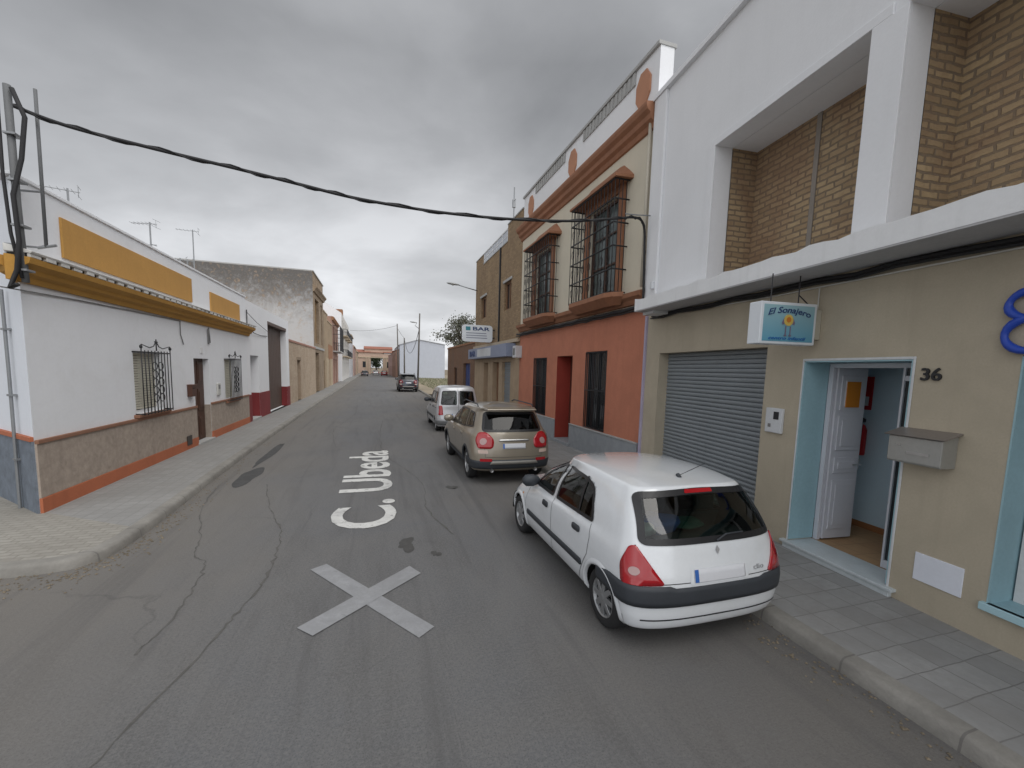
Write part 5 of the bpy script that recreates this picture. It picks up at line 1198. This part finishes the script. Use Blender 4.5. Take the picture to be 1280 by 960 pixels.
# ---------------- beige SUV
def suv(loc,rz,scale,label,paint,dark=False,name='parked_car'):
    rows=[dict(z=.27,yr=.2,yf=4.4,w=.78,rr=.3,rf=.6),dict(z=.33,yr=.06,yf=4.55,w=.87,rr=.33,rf=.62),dict(z=.5,yr=.0,yf=4.62,w=.905,rr=.38,rf=.66),
      dict(z=.7,yr=.01,yf=4.64,w=.925,rr=.4,rf=.7),dict(z=(.92,.92,.85),yr=.05,yf=4.58,w=.925,rr=.42,rf=.75,wf=.95),dict(z=(1.06,1.05,1.0),yr=.09,yf=4.3,w=.90,rr=.42,rf=.8,wf=.95),
      dict(z=(1.19,1.13,1.07),yr=.15,yf=3.6,w=.85,rr=.42,rf=.7,wr=.97),dict(z=(1.36,1.34,1.28),yr=.26,yf=3.25,w=.79,rr=.38,rf=.6,wr=.96),
      dict(z=(1.57,1.58,1.53),yr=.40,yf=2.7,w=.70,rr=.3,rf=.5,wr=.96),dict(z=(1.645,1.66,1.62),yr=.36,yf=2.5,w=.64,rr=.22,rf=.45),
      dict(z=(1.67,1.695,1.66),yr=.42,yf=2.3,w=.5,rr=.25,rf=.4),dict(z=(1.69,1.715,1.68),yr=.8,yf=2.1,w=.25,rr=.2,rf=.3),dict(z=(1.70,1.72,1.69),yr=1.1,yf=1.9,w=.07,rr=.2,rf=.25)]
    c=Car(name,label,'car',loc,rz,4.64,1.85,rows,(.87,3.62),.355,paint,scale); c.spokes=6
    c.arch=blkpl if not dark else paint
    tailred=M('tail_lamp_dark',(.12,.005,.01),.15,bmp=0,var=0) if dark else M('tail_lamp_red')
    c.window(roundp([(2.25,1.10),(3.2,1.06),(2.95,1.26),(2.6,1.50),(2.25,1.54)],[.03,.03,.1,.1,.03]),('side',1),mirror=True)
    c.window(roundp([(1.25,1.14),(2.16,1.105),(2.16,1.55),(1.35,1.56)],.04),('side',1),mirror=True)
    c.window(roundp([(.55,1.22),(1.16,1.16),(1.22,1.545),(.78,1.52)],[.06,.03,.05,.12]),('side',1),mirror=True)
    o=c.window(roundp([(-.70,1.15),(.70,1.15),(.60,1.565),(-.60,1.565)],[.1,.1,.08,.08]),('rear',),name='rear_window',bar=.05,glass=glassM('privacy_glass',(.02,.025,.03)))
    c.window(roundp([(-.68,1.1),(.68,1.1),(.57,1.52),(-.57,1.52)],.1),('front',),name='windscreen',bar=.04)
    c.patch('brake_light',roundp([(-.16,1.60),(.16,1.60),(.15,1.635),(-.15,1.635)],.01),('rear',),tailred,.006)
    sp=MB(); sp.add([(-.6,.42-2.32,1.60),(.6,.42-2.32,1.60),(.58,.24-2.32,1.615),(-.58,.24-2.32,1.615),(-.6,.5-2.32,1.675),(.6,.5-2.32,1.675),(.56,.25-2.32,1.645),(-.56,.25-2.32,1.645)],[(0,1,2,3),(4,7,6,5),(0,4,5,1),(1,5,6,2),(2,6,7,3),(3,7,4,0)]); sp.build('spoiler',paint,c.root,bevel=.015)
    for P in ([(1.2,1.14),(1.17,.9),(1.3,.65),(1.42,.42)],[(2.2,1.58),(2.19,.9),(2.2,.42)],[(3.25,1.06),(3.28,.8),(3.22,.42)],[(1.42,.42),(3.22,.42)]): seam(c,P,('side',1))
    seam(c,[(-.74,1.12),(-.66,.9),(-.64,.62),(.64,.62),(.66,.9),(.74,1.12)],('rear',),mirror=False)
    handle(c,1.42,.98,paint); handle(c,2.42,.95,paint)
    c.patch('cladding',roundp([(1.25,.33),(3.25,.33),(3.25,.45),(1.25,.45)],.02),('side',1),blkpl,.01,.06,mirror=True)
    c.band('bumper_strip',.36,lambda e:.565 if e<40 else .54,80,blkpl,.012,cy=1.0)
    c.patch('skid_plate',roundp([(-.55,.47),(.55,.47),(.5,.54),(-.5,.54)],.02),('rear',),M('skid_grey',(.25,.24,.22),.5,.3,bmp=0),.03,.05,solid=.015)
    for g in (1,-1):
        t=c.patch('tail_light',roundp([(-.30,.80),(.0,.80),(.09,.98),(.06,1.14),(-.12,1.15),(-.30,1.0)],[.08,.06,.06,.06,.08,.1]),('corner',g,42),tailred,.012,.05,solid=.01)
        c.patch('lamp_bowl',circ(-.09,.955,.07,.07),('corner',g,42),clearl,.016,.05,parent=t)
        c.patch('lower_lens',roundp([(-.22,.70),(-.02,.70),(.0,.775),(-.2,.775)],.02),('corner',g,42),M('pale_lens',(.55,.42,.36),.3,bmp=0),.01,.05,parent=t)
        c.patch('reflector',roundp([(-.3,.53),(-.06,.53),(-.06,.59),(-.3,.59)],.015),('corner',g,42),tailred,.014,.05)
        c.patch('headlight',roundp([(g*.45,.75),(g*.82,.75),(g*.82,.9),(g*.5,.88)],.04),('front',),clearl,.008,.06)
        ex=MB(); ex.lathe([(.001,.03),(.03,.03),(.035,0),(.04,0),(.04,.2)],'y',14,(g*.5,.02-2.32,.33)); ex.build('exhaust',M('steel_bright'),c.root)
        rl=MB(); rl.tube([(g*.66,.75-2.32,1.665),(g*.66,.85-2.32,1.71),(g*.66,2.2-2.32,1.72),(g*.66,2.4-2.32,1.67)],.015,6); rl.build('roof_rail',blkpl,c.root)
    np=c.patch('number_plate',roundp([(-.26,.80),(.26,.80),(.26,.91),(-.26,.91)],.008),('rear',),plate,.010,solid=.004); c.patch('plate_band',[(-.257,.803),(-.22,.803),(-.22,.907),(-.257,.907)],('rear',),plblue,.013,parent=np)
    c.patch('plate_bar',roundp([(-.34,.96),(.34,.96),(.34,1.0),(-.34,1.0)],.01),('rear',),M('steel_bright') if not dark else paint,.014,solid=.01)
    mirror_part(c,.82,3.05,1.15,paint,1.15)
    c.seats(2.15,1.1,1.1,(.3,.75)); c.finish(.3)
    return c
gold=M('beige_metallic_paint',(.27,.235,.185),.32,.35,var=.03,scale=2,bmp=0,coat=.7)
grph=M('graphite_metallic_paint',(.045,.05,.062),.3,.3,var=.03,bmp=0,coat=.7)
suv((2.86,9.6-.87+2.32,0),0,1.0,'beige metallic off-road car parked in front of the salmon house',gold)
suv((3.07,45.0+2.4,0),0,1.1,'dark grey off-road car parked alone by the empty lot',grph,True)
# ---------------- small white van car
def van(loc,rz,scale,label,paint):
    rows=[dict(z=.2,yr=.16,yf=3.95,w=.74,rr=.25,rf=.6),dict(z=.26,yr=.04,yf=4.05,w=.82,rr=.28,rf=.62),dict(z=.45,yr=.0,yf=4.12,w=.85,rr=.28,rf=.66),
      dict(z=.68,yr=.03,yf=4.12,w=.86,rr=.26,rf=.7),dict(z=(.88,.88,.8),yr=.06,yf=4.0,w=.86,rr=.26,rf=.75,wf=.95),dict(z=(1.02,1.02,.95),yr=.07,yf=3.75,w=.845,rr=.25,rf=.75,wf=.95),
      dict(z=(1.12,1.10,1.04),yr=.09,yf=3.35,w=.825,rr=.25,rf=.65),dict(z=(1.32,1.32,1.25),yr=.14,yf=3.0,w=.785,rr=.24,rf=.55),
      dict(z=(1.60,1.61,1.52),yr=.22,yf=2.6,w=.725,rr=.22,rf=.5),dict(z=(1.73,1.74,1.66),yr=.28,yf=2.4,w=.68,rr=.2,rf=.45),
      dict(z=(1.785,1.80,1.72),yr=.36,yf=2.25,w=.58,rr=.2,rf=.4),dict(z=(1.80,1.815,1.75),yr=.6,yf=2.1,w=.3,rr=.2,rf=.3),dict(z=(1.805,1.82,1.76),yr=.9,yf=1.9,w=.07,rr=.2,rf=.25)]
    c=Car('parked_van',label,'van',loc,rz,4.14,1.72,rows,(.67,3.27),.30,paint,scale); c.spokes=7
    c.window(roundp([(2.1,1.08),(3.0,1.04),(2.75,1.25),(2.45,1.52),(2.1,1.56)],[.03,.03,.1,.1,.03]),('side',1),mirror=True)
    c.window(roundp([(1.15,1.10),(2.0,1.085),(2.0,1.56),(1.15,1.58)],.05),('side',1),mirror=True)
    c.window(roundp([(.35,1.13),(1.02,1.105),(1.02,1.57),(.42,1.57)],.06),('side',1),mirror=True)
    for g in (1,-1):
        c.window(roundp([(g*.06,1.08),(g*.69,1.08),(g*.62,1.62),(g*.06,1.64)],.07),('rear',),name='rear_window',bar=.035)
        c.patch('tail_light',roundp([(-.11,.68),(.05,.68),(.06,1.04),(-.05,1.06)],.03),('corner',g,50),tailred,.01,.05,solid=.01)
        c.patch('headlight',roundp([(g*.35,.65),(g*.72,.65),(g*.72,.83),(g*.4,.8)],.04),('front',),clearl,.008,.06)
    c.window(roundp([(-.65,1.08),(.65,1.08),(.56,1.52),(-.56,1.52)],.1),('front',),name='windscreen',bar=.04)
    seam(c,[(0,1.72),(0,.5)],('rear',),mirror=False,w=.01); seam(c,[(-.78,1.7),(-.78,1.1),(-.7,.5),(.7,.5),(.78,1.1),(.72,1.7)],('rear',),mirror=False)
    for P in ([(1.08,1.62),(1.06,.9),(1.15,.35)],[(2.05,1.6),(2.04,.9),(2.05,.35)],[(3.05,1.04),(3.06,.7),(3.0,.35)]): seam(c,P,('side',1))
    seam(c,[(1.1,.95),(.25,.95)],('side',1),w=.02)
    c.patch('rub_strip',roundp([(1.1,.45),(2.98,.45),(2.98,.56),(1.1,.56)],.02),('side',1),blkpl,.01,.06,mirror=True)
    c.band('bumper_strip',.30,.47,76,M('bumper_grey',(.16,.165,.17),.55,bmp=0),.012,cy=.85)
    np=c.patch('number_plate',roundp([(-.27,.62),(.25,.62),(.25,.73),(-.27,.73)],.008),('rear',),plate,.010); c.patch('plate_band',[(-.267,.623),(-.23,.623),(-.23,.727),(-.267,.727)],('rear',),plblue,.013,parent=np)
    c.patch('door_handle',roundp([(.04,.82),(.2,.82),(.2,.86),(.04,.86)],.01),('rear',),blkpl,.012,solid=.01)
    handle(c,1.22,.95,blkpl); handle(c,2.2,.93,blkpl)
    mirror_part(c,.78,2.82,1.12,blkpl,1.15); c.seats(2.0,1.1,1.0); c.finish(.24); return c
slv=M('silver_white_paint',(.5,.51,.53),.3,.3,var=.03,bmp=0,coat=.7)
van((3.07,17.27-.67+2.07,0),0,1.0,'silver white small van with two rear door windows, in front of the beige car',slv)
# ---------------- far cars
def copy_car(src,loc,rz,label,paint):
    r=src.root; c=copy_tree(r); c.location=loc; c.rotation_euler=(0,0,rz); c['label']=label
    for ch in c.children:
        if ch.name.startswith('body'): ch.material_slots[0].link='OBJECT'; ch.material_slots[0].material=paint
    return c
copy_car(clio,(-3.0,118,0),PI,'dark small car far off at the left kerb near the street end',grph)
copy_car(clio,(-.3,135,0),0,'far white car in the middle of the road near the arch',wp)
copy_car(clio,(2.0,128,0),0,'far red car on the right near the end of the street',M('red_car_paint',(.3,.02,.02),.3,var=.03,bmp=0,coat=.7))
# ================================================================== CAMERA / LIGHT / SKY
cam=bpy.data.cameras.new('camera'); co=bpy.data.objects.new('camera',cam); COL.objects.link(co); sc.camera=co
Rv=Vector((0.9535561511985697,-0.3000113072439428,0.026905055977474612)); Uv=Vector((0.005436682828822578,0.10644921347699723,0.9943032773907303)); Fv=Vector((0.30116624809428644,0.9479777320569873,-0.10313636862378614))
mt=Matrix((( Rv.x,Uv.x,-Fv.x,0),(Rv.y,Uv.y,-Fv.y,0),(Rv.z,Uv.z,-Fv.z,2.5),(0,0,0,1))); co.matrix_world=mt
cam.sensor_width=36; cam.lens=534/1280*36; cam.shift_y=(518.37-480)/1280; cam.clip_end=3000; cam.clip_start=.05
sun=bpy.data.lights.new('sun','SUN'); so=bpy.data.objects.new('sun',sun); COL.objects.link(so); sun.energy=1.2; sun.angle=math.radians(42); sun.color=(1,.97,.92)
EL,AZ=56,150   # elevation; azimuth of the sun measured from +Y towards +X
sd_=Vector((math.sin(math.radians(AZ))*math.cos(math.radians(EL)),math.cos(math.radians(AZ))*math.cos(math.radians(EL)),math.sin(math.radians(EL))))
so.rotation_euler=sd_.to_track_quat('Z','Y').to_euler(); so.location=(0,-5,30)
w=bpy.data.worlds.new('World'); sc.world=w; w.use_nodes=True; nt=w.node_tree; nt.nodes.clear()
out=nt.nodes.new('ShaderNodeOutputWorld'); bgn=nt.nodes.new('ShaderNodeBackground'); bg2=nt.nodes.new('ShaderNodeBackground'); addn=nt.nodes.new('ShaderNodeAddShader')
sky=nt.nodes.new('ShaderNodeTexSky'); sky.sky_type='NISHITA'; sky.sun_disc=False; sky.sun_elevation=math.radians(EL); sky.sun_rotation=math.radians(AZ); sky.air_density=1; sky.dust_density=4
nt.links.new(sky.outputs[0],bg2.inputs['Color']); bg2.inputs['Strength'].default_value=.008
g=nt.nodes.new('ShaderNodeTexCoord').outputs['Generated']
sp=nt.nodes.new('ShaderNodeSeparateXYZ'); nt.links.new(g,sp.inputs[0])
def mth(op,a,b=None,c=None,clamp=False):
    n=nt.nodes.new('ShaderNodeMath'); n.operation=op; n.use_clamp=clamp
    for i,v in enumerate((a,b,c)):
        if v is None: continue
        if hasattr(v,'is_linked'): nt.links.new(v,n.inputs[i])
        else: n.inputs[i].default_value=v
    return n.outputs[0]
zz=mth('MAXIMUM',sp.outputs[2],0.0); inv=mth('DIVIDE',1.0,mth('ADD',zz,.22))
cbx=nt.nodes.new('ShaderNodeCombineXYZ'); nt.links.new(mth('MULTIPLY',sp.outputs[0],inv),cbx.inputs[0]); nt.links.new(mth('MULTIPLY',sp.outputs[1],inv),cbx.inputs[1])
n1=noise(nt,mapping(nt,cbx.outputs[0],(1,.8,1),(3.1,.4,0)),.75,7,.52,.35); n2=noise(nt,mapping(nt,cbx.outputs[0],(.8,1,1),(7.3,2.2,0)),2.4,6,.5,.3)
cl=mth('ADD',mth('MULTIPLY',n1,.75),mth('MULTIPLY',n2,.25))
# brightness: bright near the horizon ahead, darker cloud bellies higher up ahead, brighter overhead and behind
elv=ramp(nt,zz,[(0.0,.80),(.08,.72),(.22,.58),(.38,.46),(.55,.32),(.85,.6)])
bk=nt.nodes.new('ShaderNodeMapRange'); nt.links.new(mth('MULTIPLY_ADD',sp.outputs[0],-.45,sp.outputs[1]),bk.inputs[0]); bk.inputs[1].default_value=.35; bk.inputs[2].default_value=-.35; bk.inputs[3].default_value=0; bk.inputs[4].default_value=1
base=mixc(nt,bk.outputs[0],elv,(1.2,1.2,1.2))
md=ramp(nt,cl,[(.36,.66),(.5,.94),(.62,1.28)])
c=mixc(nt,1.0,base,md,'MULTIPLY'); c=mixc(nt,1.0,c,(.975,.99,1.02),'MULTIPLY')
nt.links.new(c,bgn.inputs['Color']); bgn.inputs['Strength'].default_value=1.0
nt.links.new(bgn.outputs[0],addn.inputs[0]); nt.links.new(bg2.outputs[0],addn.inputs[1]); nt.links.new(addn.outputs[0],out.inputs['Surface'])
sc.view_settings.view_transform='Standard'; sc.view_settings.look='None'; sc.view_settings.exposure=.08; sc.view_settings.gamma=1; sc.view_settings.use_curve_mapping=False
sc.render.engine='CYCLES'; sc.render.resolution_x=1024; sc.render.resolution_y=768
